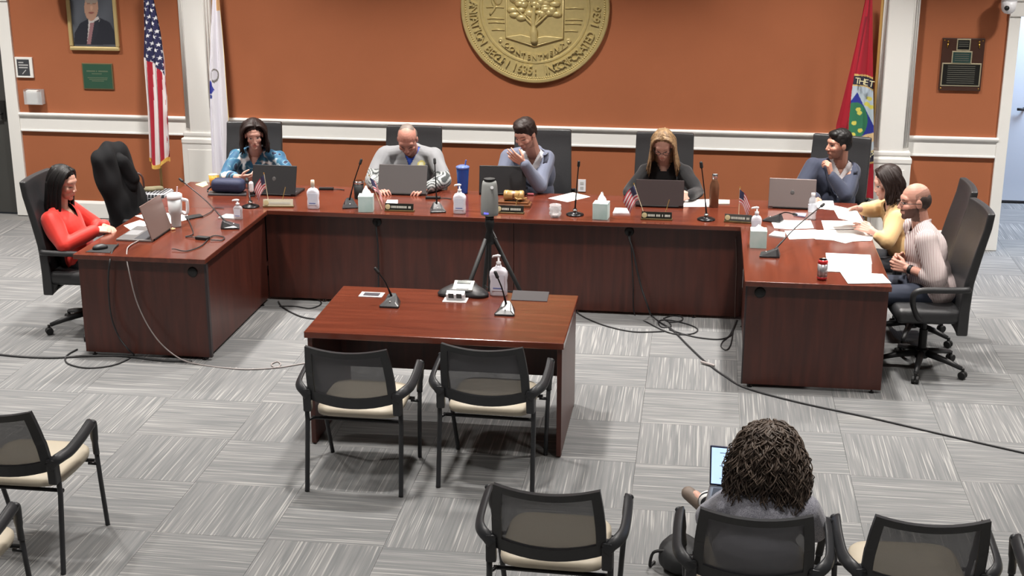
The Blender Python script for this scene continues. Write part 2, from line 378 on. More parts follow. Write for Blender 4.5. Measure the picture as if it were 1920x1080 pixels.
# ------------------------------------------------------------------ officials desk
DH = 0.745; DXL, DXR = -3.95, 1.545; DF, DCF, DB = -1.16, 0.25, 1.13; IXL, IXR = -3.005, 0.617
def grommet(root, x, y, z, ax):
    M = basis(ax); MB().lathe([(0.001, 0), (0.034, 0), (0.036, 0.004), (0.030, 0.009), (0.001, 0.007)], 18, (x, y, z), M).build('grommet', M_black, root, smooth=True)
def return_desk(name, xa, xb, lab, inner, corner):
    r = thing(name, lab, 'desk', ((xa+xb)/2, (DF+DCF)/2, 0)); cx, cy = (xa+xb)/2, (DF+DCF)/2; w = (xb-xa)/2; l = (DCF-DF)/2
    MB().span((-w, -l, DH-0.035), (w, l-0.001, DH)).build('desk_top', M_woodtopy, r, bevel=0.004)
    MB().span((-w+0.012, -l+0.045, 0.022), (w-0.012, -l+0.072, DH-0.036)).build('end_panel', M_woodv, r, bevel=0.002)
    xi = inner*(w-0.05)
    MB().span((xi-0.012, -l+0.073, 0.022), (xi+0.012, l+0.04, DH-0.036)).build('side_panel', M_woodv, r, bevel=0.002)
    MB().span((inner*(w-0.012)-0.012*inner-0.004, -l+0.043, 0.022), (inner*(w-0.012)+0.002*inner, -l+0.075, DH-0.037)).build('corner_edge', M_darkedge, r)
    for sx in (-1, 1):
        MB().lathe([(0.018, 0), (0.018, 0.006), (0.006, 0.008), (0.006, 0.024)], 10, (sx*(w-0.07), -l+0.058, 0)).build('leveling_foot', M_blackm, r)
    MB().lathe([(0.018, 0), (0.018, 0.006), (0.006, 0.008), (0.006, 0.024)], 10, (xi, l-0.1, 0)).build('leveling_foot', M_blackm, r)
    grommet(r, corner[0]-cx, -l+0.045, corner[1], (0, -1, 0))
    return r
return_desk('desk_return', DXL, IXL, 'mahogany desk wing at the left with the silver laptop and white tumbler', 1, (-3.115, 0.64))
return_desk('desk_return', IXR, DXR, 'mahogany desk wing at the right with papers and red can', -1, (0.72, 0.66))
r = thing('officials_desk', 'long mahogany officials desk joining the two desk wings', 'desk', (-1.2, DCF, 0))
MB().span((DXL+1.2, 0.0, DH-0.035), (DXR+1.2, DB-DCF, DH)).build('desk_top', M_woodtop, r, bevel=0.004)
for a, b in ((-3.042, -1.09), (-1.086, 0.654)):
    MB().span((a+1.2, 0.065, 0.022), (b+1.2, 0.09, DH-0.036)).build('front_panel', M_woodv, r, bevel=0.002)
for x in (DXL+0.03, -1.09, DXR-0.03):
    MB().span((x+1.2-0.012, 0.092, 0.022), (x+1.2+0.012, DB-DCF-0.05, DH-0.036)).build('side_panel', M_woodv, r)
for x in (-2.6, -1.5, -0.6, 0.3): MB().lathe([(0.018, 0), (0.018, 0.006), (0.006, 0.008), (0.006, 0.024)], 10, (x+1.2, 0.078, 0)).build('leveling_foot', M_blackm, r)
g1 = PY(707, 416, DCF+0.065); g2 = PY(1180, 434, DCF+0.065)
for g in (g1, g2): grommet(r, g.x+1.2, 0.065, g.z, (0, -1, 0))
# ------------------------------------------------------------------ witness table
TH = 0.72; TX0, TX1, TY0, TY1 = -1.945, -0.425, -2.465, -1.54
t = thing('conference_table', 'mahogany table with two visitor chairs in the middle of the room', 'table', ((TX0+TX1)/2, (TY0+TY1)/2, 0))
w, l = (TX1-TX0)/2, (TY1-TY0)/2
MB().span((-w, -l, TH-0.04), (w, l, TH)).build('table_top', M_woodtop, t, bevel=0.005)
for sx in (-1, 1): MB().span((sx*(w-0.012), -l+0.03, 0.008), (sx*(w-0.04), l-0.03, TH-0.041)).build('side_panel', M_woodv, t, bevel=0.002)
MB().span((-w+0.041, l-0.26, 0.27), (w-0.041, l-0.235, TH-0.041)).build('modesty_panel', M_woodv, t)
for sx in (-1, 1):
    for sy in (-1, 1): MB().lathe([(0.015, 0), (0.015, 0.009)], 8, (sx*(w-0.026), sy*(l-0.08), 0)).build('leveling_foot', M_blackm, t)

# ------------------------------------------------------------------ visitor chairs
M_mesh = mat('grey_mesh_fabric', (92, 92, 96), rough=0.7, alpha=0.90, bump=0.3, bscale=600)
M_beige = mat('beige_vinyl', (186, 176, 158), rough=0.5, noise=0.05, nscale=6)
M_chairf = mat('charcoal_plastic', (40, 41, 44), rough=0.42)
def visitor_chair(label, loc, rz):
    t = thing('visitor_chair', label, 'chair', loc, rz, 'mesh back visitor chairs')
    # seat
    P = MB(); outl = []
    for k in range(40):
        a = 2*PI*k/40; c, s = math.cos(a), math.sin(a); e = 0.38
        outl.append((0.235*math.copysign(abs(c)**e, c)*(1.0+0.02*s), 0.03+0.235*math.copysign(abs(s)**e, s)))
    prof = [(0.90, 0.405), (0.985, 0.413), (1.0, 0.428), (0.995, 0.444), (0.95, 0.457), (0.80, 0.463), (0.4, 0.458), (0.02, 0.456)]
    vs = []; fs = []
    for sc, z in prof: vs += [(x*sc, 0.03+(y-0.03)*sc, z+(0.012*((y-0.03)/0.235)**2 if sc > 0.3 else 0)) for x, y in outl]
    n = 40
    for i in range(len(prof)-1):
        for k in range(n): fs.append((i*n+k, i*n+(k+1) % n, (i+1)*n+(k+1) % n, (i+1)*n+k))
    fs += [tuple(range(n-1, -1, -1)), tuple((len(prof)-1)*n+k for k in range(n))]
    P.add(vs, fs); P.build('seat', M_beige, t, smooth=True)
    for y in (-0.16, 0.20):
        MB().tube([(-0.252, y, 0.395), (0.252, y, 0.395)], 0.0105, 8).build('seat_rail', M_blackm, t, smooth=True)
    for sx in (-1, 1):
        x = sx*0.262
        MB().tube([(x, 0.265, 0.0), (x, 0.263, 0.012), (x*1.07, 0.19, 0.30), (x*1.12, 0.145, 0.47)], 0.0125, 8).build('leg', M_chairf, t, smooth=True)
        MB().tube([(x*1.01, -0.275, 0.0), (x*1.01, -0.27, 0.012), (x, -0.215, 0.40), (x, -0.225, 0.56)], 0.0135, 8).build('leg', M_chairf, t, smooth=True)
        for y, xx in ((-0.16, 0.238), (0.16, 0.238)): MB().tube([(sx*xx, y, 0.398), (x*(1.0 if y < 0 else 1.10), y+(-0.05 if y < 0 else 0.0), 0.398)], 0.009, 6).build('side_lug', M_blackm, t, smooth=True)
        # arm: flat pad running forward from the back bracket, then down as a sleeve over the front leg
        pts = [(sx*0.240, -0.262, 0.560), (sx*0.268, -0.255, 0.592), (sx*0.296, -0.228, 0.610), (sx*0.312, -0.17, 0.617), (sx*0.316, -0.05, 0.636), (sx*0.314, 0.045, 0.655), (sx*0.312, 0.085, 0.658)]
        P = smooth_path(pts, 4); rs = [0.026]*5+[0.027]*(len(P)-7)+[0.026, 0.024]
        MB().tube(P, rs, 10, 0.42, up=(1, 0, 0)).build('armrest', M_chairf, t, smooth=True)
        MB().tube(smooth_path([(sx*0.312, 0.078, 0.660), (sx*0.310, 0.102, 0.640), (sx*0.302, 0.118, 0.56), (sx*0.293, 0.145, 0.46)], 4), [0.022]*4+[0.021]*5+[0.017]*4, 10, 0.7, up=(1, 0, 0)).build('arm_sleeve', M_chairf, t, smooth=True)
    # back: curved frame around a mesh panel
    def bp(u, v):           # u -1..1, v 0..1 from lower edge to top
        wd = 0.243-0.022*v+0.008*math.sin(PI*v); x = u*wd
        y = -0.225-0.085*v-0.03*v*v+0.030*(u*u)-0.03
        z = 0.500+0.358*v+0.022*(u*u)*(1 if v > 0.5 else 1.6)
        return Vector((x, y, z))
    rim = MB(); per = [(u, 0.0) for u in np.linspace(-1, 1, 13)]+[(1, v) for v in np.linspace(0.1, 0.9, 9)]+[(u, 1.0) for u in np.linspace(1, -1, 13)]+[(-1, v) for v in np.linspace(0.9, 0.1, 9)]
    # flat bars of the frame
    def bar(u0, u1, v0, v1, nu, nv, name):
        m = MB(); P1 = [[bp(u, v)+Vector((0, 0.011, 0)) for u in np.linspace(u0, u1, nu)] for v in np.linspace(v0, v1, nv)]
        P2 = [[bp(u, v)-Vector((0, 0.013, 0)) for u in np.linspace(u0, u1, nu)] for v in np.linspace(v0, v1, nv)]
        m.grid(P1); m.grid(P2)
        e = [(i, 0) for i in range(nv)]+[(nv-1, j) for j in range(1, nu)]+[(i, nu-1) for i in range(nv-2, -1, -1)]+[(0, j) for j in range(nu-2, 0, -1)]
        k = len(m.v); m.v += [tuple(P1[i][j]) for i, j in e]+[tuple(P2[i][j]) for i, j in e]; q = len(e)
        m.f += [(k+i, k+(i+1) % q, k+q+(i+1) % q, k+q+i) for i in range(q)]
        return m
    fr = MB()
    for a in (bar(-1, 1, 0, 0.17, 13, 3, ''), bar(-1, 1, 0.90, 1.0, 13, 2, ''), bar(-1, -0.83, 0.15, 0.92, 2, 9, ''), bar(0.83, 1, 0.15, 0.92, 2, 9, '')):
        fr.add(a.v, a.f)
    fr.build('back_frame', M_chairf, t, bevel=0.004)
    ms = MB(); ms.grid([[bp(u, v) for u in np.linspace(-0.86, 0.86, 11)] for v in np.linspace(0.13, 0.93, 9)]); ms.build('mesh_panel', M_mesh, t, smooth=True)
    for sx in (-1, 1): MB().box((sx*0.250, -0.238, 0.535), (0.046, 0.05, 0.135), (0.06, 0, sx*-0.1)).build('back_bracket', M_chairf, t, bevel=0.008)
    return t
ch0 = visitor_chair('mesh back visitor chair with beige seat at the left of the central table', (-1.517, -2.80, 0), 0.0)
dup(ch0, (-0.80, -2.66, 0), -0.03, 'mesh back visitor chair with beige seat at the right of the central table')
dup(ch0, (-0.265, -4.36, 0), -0.02, 'empty visitor chair directly in front of the central table, nearest the viewer')
dup(ch0, (0.585, -4.47, 0), -0.02, 'visitor chair in which the person in the grey tweed sweater sits')
dup(ch0, (1.25, -4.43, 0), 0.04, 'empty visitor chair to the right of the person in the grey tweed sweater')
dup(ch0, (1.976, -4.52, 0), 0.03, 'visitor chair at the bottom right corner, only its arm showing')
dup(ch0, (-2.97, -3.88, 0), 0.0, 'empty visitor chair at the left edge below the desk wing')
dup(ch0, (-2.908, -4.82, 0), 0.0, 'visitor chair at the bottom left corner, only its arm showing')

# ------------------------------------------------------------------ high back swivel chairs
def exec_chair(label, loc, rz, lift=0.0):
    t = thing('swivel_chair', label, 'chair', loc, rz, 'high back black swivel chairs')
    for k in range(5):
        a = 2*PI*k/5+0.3; c, s = math.cos(a), math.sin(a)
        b = MB().tube([(c*0.03, s*0.03, 0.125), (c*0.18, s*0.18, 0.10), (c*0.29, s*0.29, 0.072)], [0.026, 0.021, 0.015], 8).build('base_arm', M_blackp, t, smooth=True)
        w = MB()
        for d in (-1, 1): w.lathe([(0.001, -0.010), (0.024, -0.010), (0.027, -0.006), (0.027, 0.006), (0.024, 0.010), (0.001, 0.010)], 14, (c*0.30-s*d*0.014, s*0.30+c*d*0.014, 0.0275), basis((-s, c, 0)))
        w.tube([(c*0.30, s*0.30, 0.03), (c*0.30, s*0.30, 0.075)], 0.011, 8); w.build('caster', M_black, b, smooth=False)
    MB().lathe([(0.045, 0.09), (0.045, 0.15), (0.028, 0.16), (0.028, 0.29), (0.018, 0.29), (0.018, 0.40)], 14).build('gas_lift', M_black, t, smooth=False)
    MB().box((0, -0.02, 0.405), (0.24, 0.26, 0.045)).build('tilt_mechanism', M_black, t, bevel=0.01)
    MB().tube([(0.06, -0.1, 0.40), (0.20, -0.13, 0.385), (0.24, -0.13, 0.37)], 0.009, 8).build('tilt_lever', M_black, t)
    s = MB().box((0, 0.03, 0.450), (0.49, 0.43, 0.105)).build('seat', M_leather, t, bevel=0.04, seg=4, smooth=True)
    # back shell
    def bk(u, v, off):
        wd = 0.252-0.012*v
        y = np.interp(v, [0, 0.2, 0.42, 0.65, 0.88, 1.0], [-0.175, -0.180, -0.195, -0.240, -0.290, -0.305])+0.022*u*u-off*(1.0-0.35*v)
        z = 0.325+0.835*v
        return Vector((u*wd, y, z))
    m = MB(); nu, nv = 11, 17; us = np.linspace(-1, 1, nu); vv = np.linspace(0, 1, nv)
    A = [[bk(u, v, 0.0) for u in us] for v in vv]; B = [[bk(u, v, 0.075) for u in us] for v in vv]
    m.grid(A); m.grid(B)
    e = [(i, 0) for i in range(nv)]+[(nv-1, j) for j in range(1, nu)]+[(i, nu-1) for i in range(nv-2, -1, -1)]+[(0, j) for j in range(nu-2, 0, -1)]
    k = len(m.v); q = len(e); m.v += [tuple(A[i][j]) for i, j in e]+[tuple(B[i][j]) for i, j in e]
    m.f += [(k+i, k+(i+1) % q, k+q+(i+1) % q, k+q+i) for i in range(q)]
    me = m.mesh('backrest'); bm = bmesh.new(); bm.from_mesh(me); bmesh.ops.remove_doubles(bm, verts=bm.verts, dist=1e-5); bmesh.ops.recalc_face_normals(bm, faces=bm.faces); bm.to_mesh(me); bm.free()
    link('backrest', me, M_leather, t, bevel=0.012, seg=3, smooth=True)
    MB().tube([(0, 0.0, 0.40), (0, -0.12, 0.385), (0, -0.20, 0.385), (0, -0.235, 0.40)], 0.028, 8, 0.4).build('back_bar', M_black, t, smooth=True)
    for sx in (-1, 1):
        pts = [(sx*0.235, -0.21, 0.650), (sx*0.285, -0.19, 0.658), (sx*0.292, -0.05, 0.655), (sx*0.292, 0.10, 0.652), (sx*0.290, 0.155, 0.625), (sx*0.285, 0.155, 0.55), (sx*0.270, 0.11, 0.45), (sx*0.20, 0.06, 0.415)]
        MB().tube(smooth_path(pts, 4), 0.021, 8, 0.55, up=(1, 0, 0)).build('arm_loop', M_blackp, t, smooth=True)
    return t
ex0 = exec_chair('black swivel chair behind the person in the blue floral blouse', (-3.53, 1.42, 0), PI+0.10)
dup(ex0, (-2.13, 1.42, 0), PI+0.04, 'black swivel chair behind the person in the grey pullover')
dup(ex0, (-1.0, 1.42, 0), PI+0.10, 'black swivel chair behind the person in the grey blazer')
dup(ex0, (0.0, 1.42, 0), PI, 'black swivel chair behind the person in the black top')
dup(ex0, (1.37, 1.50, 0), PI-0.30, 'black swivel chair behind the person in the navy suit')
dup(ex0, (-4.15, -0.56, 0), -PI/2+0.04, 'black swivel chair of the person in the red blouse')
dup(ex0, (1.856, -0.60, 0), PI/2+0.08, 'black swivel chair of the person in the striped shirt')
dup(ex0, (1.875, 0.06, 0), PI/2, 'black swivel chair of the person in the yellow cardigan')
dup(ex0, (-3.95, 0.38, 0), -PI/2+0.12, 'black swivel chair with a coat over its back by the orange wall')
# ------------------------------------------------------------------ wall mounted things
def px_arr(a):
    a = np.asarray(a, dtype=float); d = a-np.array(CAM); z = d@np.array(_F); return 960+FPX*(d@np.array(_R))/z, 540-FPX*(d@np.array(_U))/z
M_vcol = vcol_mat('painted_cloth', rough=0.75, sheen=0.1)
M_canvas = vcol_mat('painted_canvas', rough=0.35)
def in_poly(u, v, poly):
    ins = np.zeros(len(u), bool); n = len(poly); j = n-1
    for i in range(n):
        xi, yi = poly[i]; xj, yj = poly[j]
        c = ((yi > v) != (yj > v)) & (u < (xj-xi)*(v-yi)/((yj-yi) if yj != yi else 1e-9)+xi)
        ins ^= c; j = i
    return ins
# town seal
SX, SZ, SR = -1.215, 2.080, 0.668
seal = thing('town_seal', 'large round gold relief seal hung high on the orange wall', 'seal', (SX, WY-0.001, SZ))
MY = basis((0, -1, 0), (1, 0, 0))
MB().lathe([(0.001, 0.0), (SR-0.012, 0.0), (SR, 0.008), (SR, 0.034), (SR-0.008, 0.043), (SR-0.03, 0.045), (SR-0.036, 0.036), (0.50, 0.034), (0.490, 0.041), (0.476, 0.041), (0.468, 0.030), (0.001, 0.030)], 96, (0, 0, 0), MY).build('seal_disc', M_gold, seal, smooth=False)
m = MB()
for k in range(190):
    a = 2*PI*k/190; m.ell((0.624*math.cos(a), -0.038, 0.624*math.sin(a)), (0.0075, 0.006, 0.0075), n=6, m=4)
m.build('bead_ring', M_gold, seal, smooth=True)['kind'] = 'stuff'
lt = MB(); txt = 'PLANTATION BEGUN 1635: INCORPORATED 1636'; mid = txt.index(':')
for k, ch in enumerate(txt):
    if ch == ' ': continue
    vs, fs = text_mesh(ch, 0.105, 0.011); a = -PI/2+math.radians(4.95)*(k-mid)+0.02
    er = Vector((math.cos(a), 0, math.sin(a))); et = Vector((-math.sin(a), 0, math.cos(a)))
    lt.add([er*0.556-er*p.y+et*p.x*0.95+Vector((0, -0.036-p.z-0.004, 0)) for p in vs], fs)
lt.build('lettering', M_gold, seal)['kind'] = 'stuff'
MB().prism([(-0.256, 0.42), (0.256, 0.42), (0.256, -0.265), (0.0, -0.335), (-0.256, -0.265)], -0.036, -0.028, axis=1).build('shield_plate', M_gold, seal, bevel=0.003)
sh = MB(); sh.tube([(-0.256, -0.04, 0.42), (-0.256, -0.04, -0.262), (0, -0.04, -0.335), (0.256, -0.04, -0.262), (0.256, -0.04, 0.42)], 0.007, 6); sh.build('shield_rim', M_gold, seal, smooth=True)
tr = MB(); tr.tube(smooth_path([(0.0, -0.04, -0.30), (-0.005, -0.045, -0.20), (-0.01, -0.045, -0.08), (0, -0.045, 0.02)], 4), [0.036]*5+[0.022]*4+[0.018]*4, 8)
for bx, bz in ((-0.09, -0.05), (0.09, -0.04), (-0.17, -0.0), (0.17, 0.0), (-0.05, 0.07), (0.06, 0.08)): tr.tube(smooth_path([(-0.005, -0.045, -0.16), (bx*0.4, -0.047, -0.10), (bx, -0.045, bz)], 4), [0.014, 0.013, 0.012, 0.011, 0.010, 0.009, 0.008, 0.007, 0.006], 6)
tr.build('tree_trunk', M_gold, seal, smooth=True)
fo = MB(); rr = random.Random(3)
for k in range(60):
    a = rr.random()*2*PI; q = math.sqrt(rr.random()); x = 0.215*q*math.cos(a); z = 0.12+0.20*q*math.sin(a)
    if z < -0.06: z = -0.06+0.03*rr.random()
    fo.ell((x, -0.038, z), (0.035+0.02*rr.random(), 0.018+0.010*rr.random(), 0.022+0.015*rr.random()), n=9, m=6)
for x, z in ((-0.18, -0.06), (-0.12, -0.085), (0.2, -0.05), (0.15, -0.035), (-0.2, -0.02), (0.1, -0.01)): fo.ell((x, -0.04, z), (0.05, 0.022, 0.028), n=10, m=6)
fo.build('tree_foliage', M_gold, seal, smooth=True)['kind'] = 'stuff'
gd = MB(); gd.prism([(-0.25, -0.255), (-0.12, -0.235), (0.0, -0.265), (0.10, -0.245), (0.25, -0.258), (0.25, -0.266), (0, -0.325), (-0.25, -0.268)], -0.046, -0.032, axis=1); gd.build('shield_ground', M_gold, seal, bevel=0.003)
bn = MB(); P = []
for k in range(25):
    x = -0.30+0.60*k/24; zc = -0.385-0.052*math.cos(x/0.30*PI*0.8)+0.05*abs(x/0.3)**3; P.append((x, zc))
bn.grid([[Vector((x, -0.032-0.006*math.cos(x*25), z+d)) for x, z in P] for d in (-0.038, 0.038)]); bn.build('motto_banner', M_gold, seal, thick=0.008)
sc = MB()
for s in (-1, 1): sc.lathe([(0.001, 0), (0.022, 0), (0.022, 0.012), (0.010, 0.016), (0.001, 0.012)], 12, (s*0.305, -0.03, -0.285), MY)
sc.build('banner_scroll', M_gold, seal)['kind'] = 'stuff'
mt = MB()
for k, ch in enumerate('CONTENTMENT'):
    x = -0.25+0.05*k; zc = -0.385-0.052*math.cos(x/0.30*PI*0.8)+0.05*abs(x/0.3)**3
    vs, fs = text_mesh(ch, 0.062, 0.009); mt.add([Vector((x+p.x, -0.044-p.z, zc+p.y)) for p in vs], fs)
mt.build('motto_lettering', M_gold, seal)['kind'] = 'stuff'
sd = MB()          # low landscape strips on either side of the shield
for s in (-1, 1):
    for z, a, b in ((-0.10, 0.275, 0.44), (-0.135, 0.27, 0.43), (-0.20, 0.27, 0.40), (0.0, 0.275, 0.45)): sd.tube([(s*a, -0.032, z), (s*(a+b)/2, -0.034, z+0.006), (s*b*0.97, -0.032, z)], 0.006, 6)
sd.tube(smooth_path([(-0.40, -0.034, -0.06), (-0.36, -0.036, 0.0), (-0.38, -0.036, 0.06), (-0.33, -0.034, 0.10)], 4), 0.012, 6); sd.ell((-0.33, -0.032, 0.08), (0.04, 0.014, 0.06))
sd.build('side_scenes', M_gold, seal, smooth=True)['kind'] = 'stuff'

# framed portrait
def canvas(name, x0, x1, z0, z1, y, fn, parent, nx=70, nz=90, mt=None):
    loc = parent.location
    P = [[Vector((x0+(x1-x0)*i/nx-loc.x, y-loc.y, z0+(z1-z0)*j/nz-loc.z)) for i in range(nx+1)] for j in range(nz+1)]
    m = MB().grid(P); me = m.mesh(name); a = mverts(me)+np.array(loc); u, v = px_arr(a); paint(me, fn(u, v, a)); return link(name, me, mt or M_canvas, parent)
pa = PY(131, 94, WY-0.03); pb = PY(224, 94, WY-0.03)
px0, px1, pz0, pz1 = pa.x, pb.x, pa.z, pa.z+0.60
po = thing('framed_portrait', 'gold framed portrait of a man in a dark suit', 'picture', ((px0+px1)/2, WY, pz0))
fw = 0.036
frm = [((px0, pz0), (px1, pz0+fw)), ((px0, pz1-fw), (px1, pz1)), ((px0, pz0+fw), (px0+fw, pz1-fw)), ((px1-fw, pz0+fw), (px1, pz1-fw))]
for (a, b), (c, d) in frm: MB().span((a-po.location.x, -0.034, b-pz0), (c-po.location.x, -0.002, d-pz0)).build('frame_bar', mat('antique_gold', (205, 182, 128), rough=0.4, metal=0.3), po, bevel=0.009)
def f_port(u, v, a):
    n = len(u); c = np.tile(L3((88, 92, 100)), (n, 1))
    w = 0.5+0.5*np.sin(u*0.13+v*0.05); c = c*(0.85+0.25*w[:, None])
    def put(mask, rgb): c[mask] = L3(rgb)
    put(in_poly(u, v, [(139, 84), (140, 62), (150, 44), (166, 35), (186, 33), (206, 42), (215, 60), (217, 84)]), (48, 50, 58))
    put(in_poly(u, v, [(166, 37), (172, 34), (184, 31), (187, 38), (179, 54), (168, 80), (163, 83), (165, 60)]), (196, 190, 188))
    put(in_poly(u, v, [(169, 43), (176, 42), (177, 50), (173, 83), (163, 83), (168, 52)]), (150, 112, 116))
    put(in_poly(u, v, [(177, 40), (186, 36), (184, 60), (172, 83), (170, 83)]), (52, 54, 62))
    put(((u-171)/13.0)**2+((v-14)/25.0)**2 < 1, (178, 140, 120)); put(((u-171)/14)**2+((v+6)/14.0)**2 < 1, (150, 138, 128))
    put((np.abs(np.abs(u-171)-5.5) < 3) & (np.abs(v-7) < 1.2), (140, 106, 92)); put(((u-171)/6.0)**2+((v-24)/1.6)**2 < 1, (140, 84, 78)); put(((u-171.5)/2.2)**2+((v-15)/5.0)**2 < 1, (196, 156, 134))
    return c
canvas('portrait_canvas', px0+fw, px1-fw, pz0+fw, pz1-fw, WY-0.012, f_port, po)
MB().span((px0+0.01-po.location.x, -0.010, 0.01), (px1-0.01-po.location.x, 0, pz1-pz0-0.01)).build('backing', M_black, po)
# small framed notice, card holder, green plaque
a = PY(27, 107, WY-0.02); b = PY(63, 146, WY-0.02)
t = thing('framed_notice', 'small white framed dark notice beside the left door casing', 'sign', ((a.x+b.x)/2, WY, b.z)); w = (b.x-a.x)/2; h = a.z-b.z
MB().span((-w, -0.022, 0), (w, -0.001, h)).build('frame', M_white, t, bevel=0.003)
MB().span((-w+0.02, -0.024, 0.02), (w-0.03, -0.0215, h-0.02)).build('notice_face', mat('slate_print', (70, 72, 76), rough=0.4), t)
m = MB()
for k, (x0, x1) in enumerate(((-0.05, 0.0), (-0.05, 0.045), (-0.05, 0.04))): m.span((x0, -0.0255, h-0.055-k*0.024), (x1, -0.0242, h-0.044-k*0.024))
m.box((0.0, -0.0248, 0.055), (0.055, 0.0012, 0.008), (0, -0.8, 0)); m.build('print', mat('pale_print', (190, 190, 190), rough=0.6), t)
a = PY(45, 168, WY-0.05); b = PY(81, 196, WY-0.05)
t = thing('card_holder', 'clear wall box holding white cards below the framed notice', 'holder', ((a.x+b.x)/2, WY, b.z)); w = (b.x-a.x)/2; h = a.z-b.z
M_clear = mat('clear_acrylic', (225, 228, 230), rough=0.08, alpha=0.35)
for c, d in (((-w, -0.07, 0), (w, -0.066, h*0.9)), ((-w, -0.07, 0), (w, 0, 0.004)), ((-w, -0.066, 0.004), (-w+0.004, 0, h)), ((w-0.004, -0.066, 0.004), (w, 0, h)), ((-w+0.004, -0.004, 0.004), (w-0.004, 0, h))):
    MB().span(c, d).build('holder_panel', M_clear, t)
MB().span((-w+0.02, -0.055, 0.006), (w-0.05, -0.012, h*0.94)).build('card_stack', M_paper, t)
a = PY(153, 118, WY-0.01); b = PY(214, 168, WY-0.01)
t = thing('wall_plaque', 'green rectangular plaque below the framed portrait', 'plaque', ((a.x+b.x)/2, WY, b.z)); w = (b.x-a.x)/2; h = a.z-b.z
MB().span((-w, -0.014, 0), (w, -0.001, h)).build('plaque_rim', mat('dull_bronze', (120, 112, 82), rough=0.5, metal=0.4), t, bevel=0.002)
MB().span((-w+0.01, -0.016, 0.01), (w-0.01, -0.0135, h-0.01)).build('plaque_face', mat('plaque_green', (48, 84, 66), rough=0.45), t)
m = MB()
for x0, x1, z, hh in ((-0.105, -0.02, 0.165, 0.012), (-0.01, 0.0, 0.165, 0.012), (0.012, 0.105, 0.165, 0.012), (-0.055, 0.045, 0.143, 0.008), (-0.1, 0.1, 0.105, 0.007), (-0.085, 0.095, 0.09, 0.007), (-0.06, 0.06, 0.075, 0.007)):
    x = x0
    while x < x1-0.002: e = min(x1, x+0.007); m.span((x, -0.0172, z), (e, -0.0158, z+hh)); x = e+0.003
m.build('raised_print', mat('print_dull_gold', (110, 122, 98), rough=0.5), t)['kind'] = 'stuff'
# commemorative plaque on the right
a = PY(1768, 71, WY-0.02); b = PY(1838, 171, WY-0.02)
t = thing('wall_plaque', 'dark wooden plaque with three framed plates on the right wall', 'plaque', ((a.x+b.x)/2, WY, b.z)); w = (b.x-a.x)/2; h = a.z-b.z
MB().span((-w, -0.022, 0), (w, -0.001, h)).build('plaque_board', mat('dark_walnut', (66, 42, 34), rough=0.35), t, bevel=0.004)
M_plate = mat('dark_plate', (40, 40, 38), rough=0.3, metal=0.4)
for cx, cz, ww, hh, mm in ((0.0, h-0.055, 0.058, 0.05, M_plate), (-0.005, h-0.165, 0.085, 0.055, mat('teal_plate', (52, 78, 74), rough=0.3, metal=0.3)), (0.0, 0.14, 0.165, 0.10, M_plate)):
    rim = MB().span((cx-ww, -0.027, cz-hh), (cx+ww, -0.0215, cz+hh)).build('plate_rim', mat('pale_brass', (214, 204, 172), rough=0.3, metal=0.6), t, bevel=0.002)
    MB().span((cx-ww+0.010, -0.029, cz-hh+0.010), (cx+ww-0.010, -0.0265, cz+hh-0.010)).build('plate_face', mm, rim)
    m = MB(); k = cz+hh-0.03
    while k > cz-hh+0.018:
        m.span((cx-ww*0.7, -0.0298, k), (cx+ww*0.7, -0.0289, k+0.006)); k -= 0.018
    m.build('plate_print', mat('dim_print', (92, 92, 84), rough=0.5), rim)
m = MB()
for s in (-1, 1): m.ell((s*0.13, -0.026, h-0.03), (0.008, 0.008, 0.010)); m.tube([(s*0.13, -0.026, h-0.045), (s*0.135, -0.026, h-0.085)], [0.008, 0.003], 6)
m.build('gavel_charm', M_brass, t, smooth=True)
for sx in (-1, 1):
    for z in (0.02, h-0.02): MB().ell((sx*(w-0.018), -0.022, z), (0.006, 0.004, 0.006), n=8, m=5).build('stud', M_brass, t, smooth=True)
# dome cameras
def dome(lab, u, v, y, look):
    p = PY(u, v, y); t = thing('dome_camera', lab, 'camera', (p.x, WY, p.z), 0, 'white wall mounted dome cameras')
    d = WY-y
    MB().lathe([(0.001, 0), (0.062, 0), (0.068, 0.01), (0.068, 0.06), (0.001, 0.06)], 24, (0, -d, 0.055)).build('housing', M_whitep, t, smooth=True)
    MB().lathe([(0.001, -0.055), (0.03, -0.049), (0.05, -0.03), (0.060, 0.0), (0.064, 0.055), (0.001, 0.055)], 24, (0, -d, 0)).build('dome_shell', M_whitep, t, smooth=True)
    MB().lathe([(0.001, 0.0), (0.020, 0.0), (0.020, 0.012), (0.001, 0.016)], 16, (look*0.025, -d-0.052, 0.0), basis((0, -1, 0))).build('lens', M_black, t, smooth=True)
    MB().tube([(0, -d, 0.10), (0, -d*0.5, 0.13), (0, 0, 0.13)], 0.025, 10).build('wall_bracket', M_whitep, t, smooth=True)
    MB().lathe([(0.001, 0), (0.055, 0), (0.055, 0.014), (0.001, 0.014)], 18, (0, -0.001, 0.13), basis((0, -1, 0))).build('wall_plate', M_whitep, t)
dome('white dome camera on the wall above the wooden plaque', 1891, 14, WY-0.20, -1)
dome('white dome camera at the top left, mostly above the picture', 88, -12, WY-0.20, 1)
# wall outlet
a = PY(1091, 348, WY-0.006)
t = thing('wall_outlet', 'white wall outlet plate on the orange wall behind the desk', 'outlet', (a.x, WY, a.z))
MB().span((-0.036, -0.007, -0.058), (0.036, -0.0005, 0.058)).build('cover_plate', M_whitep, t, bevel=0.003)
for z in (-0.022, 0.022): MB().span((-0.016, -0.009, z-0.014), (0.016, -0.0065, z+0.014)).build('socket', mat('socket_grey', (190, 190, 190), rough=0.4), t, bevel=0.003)

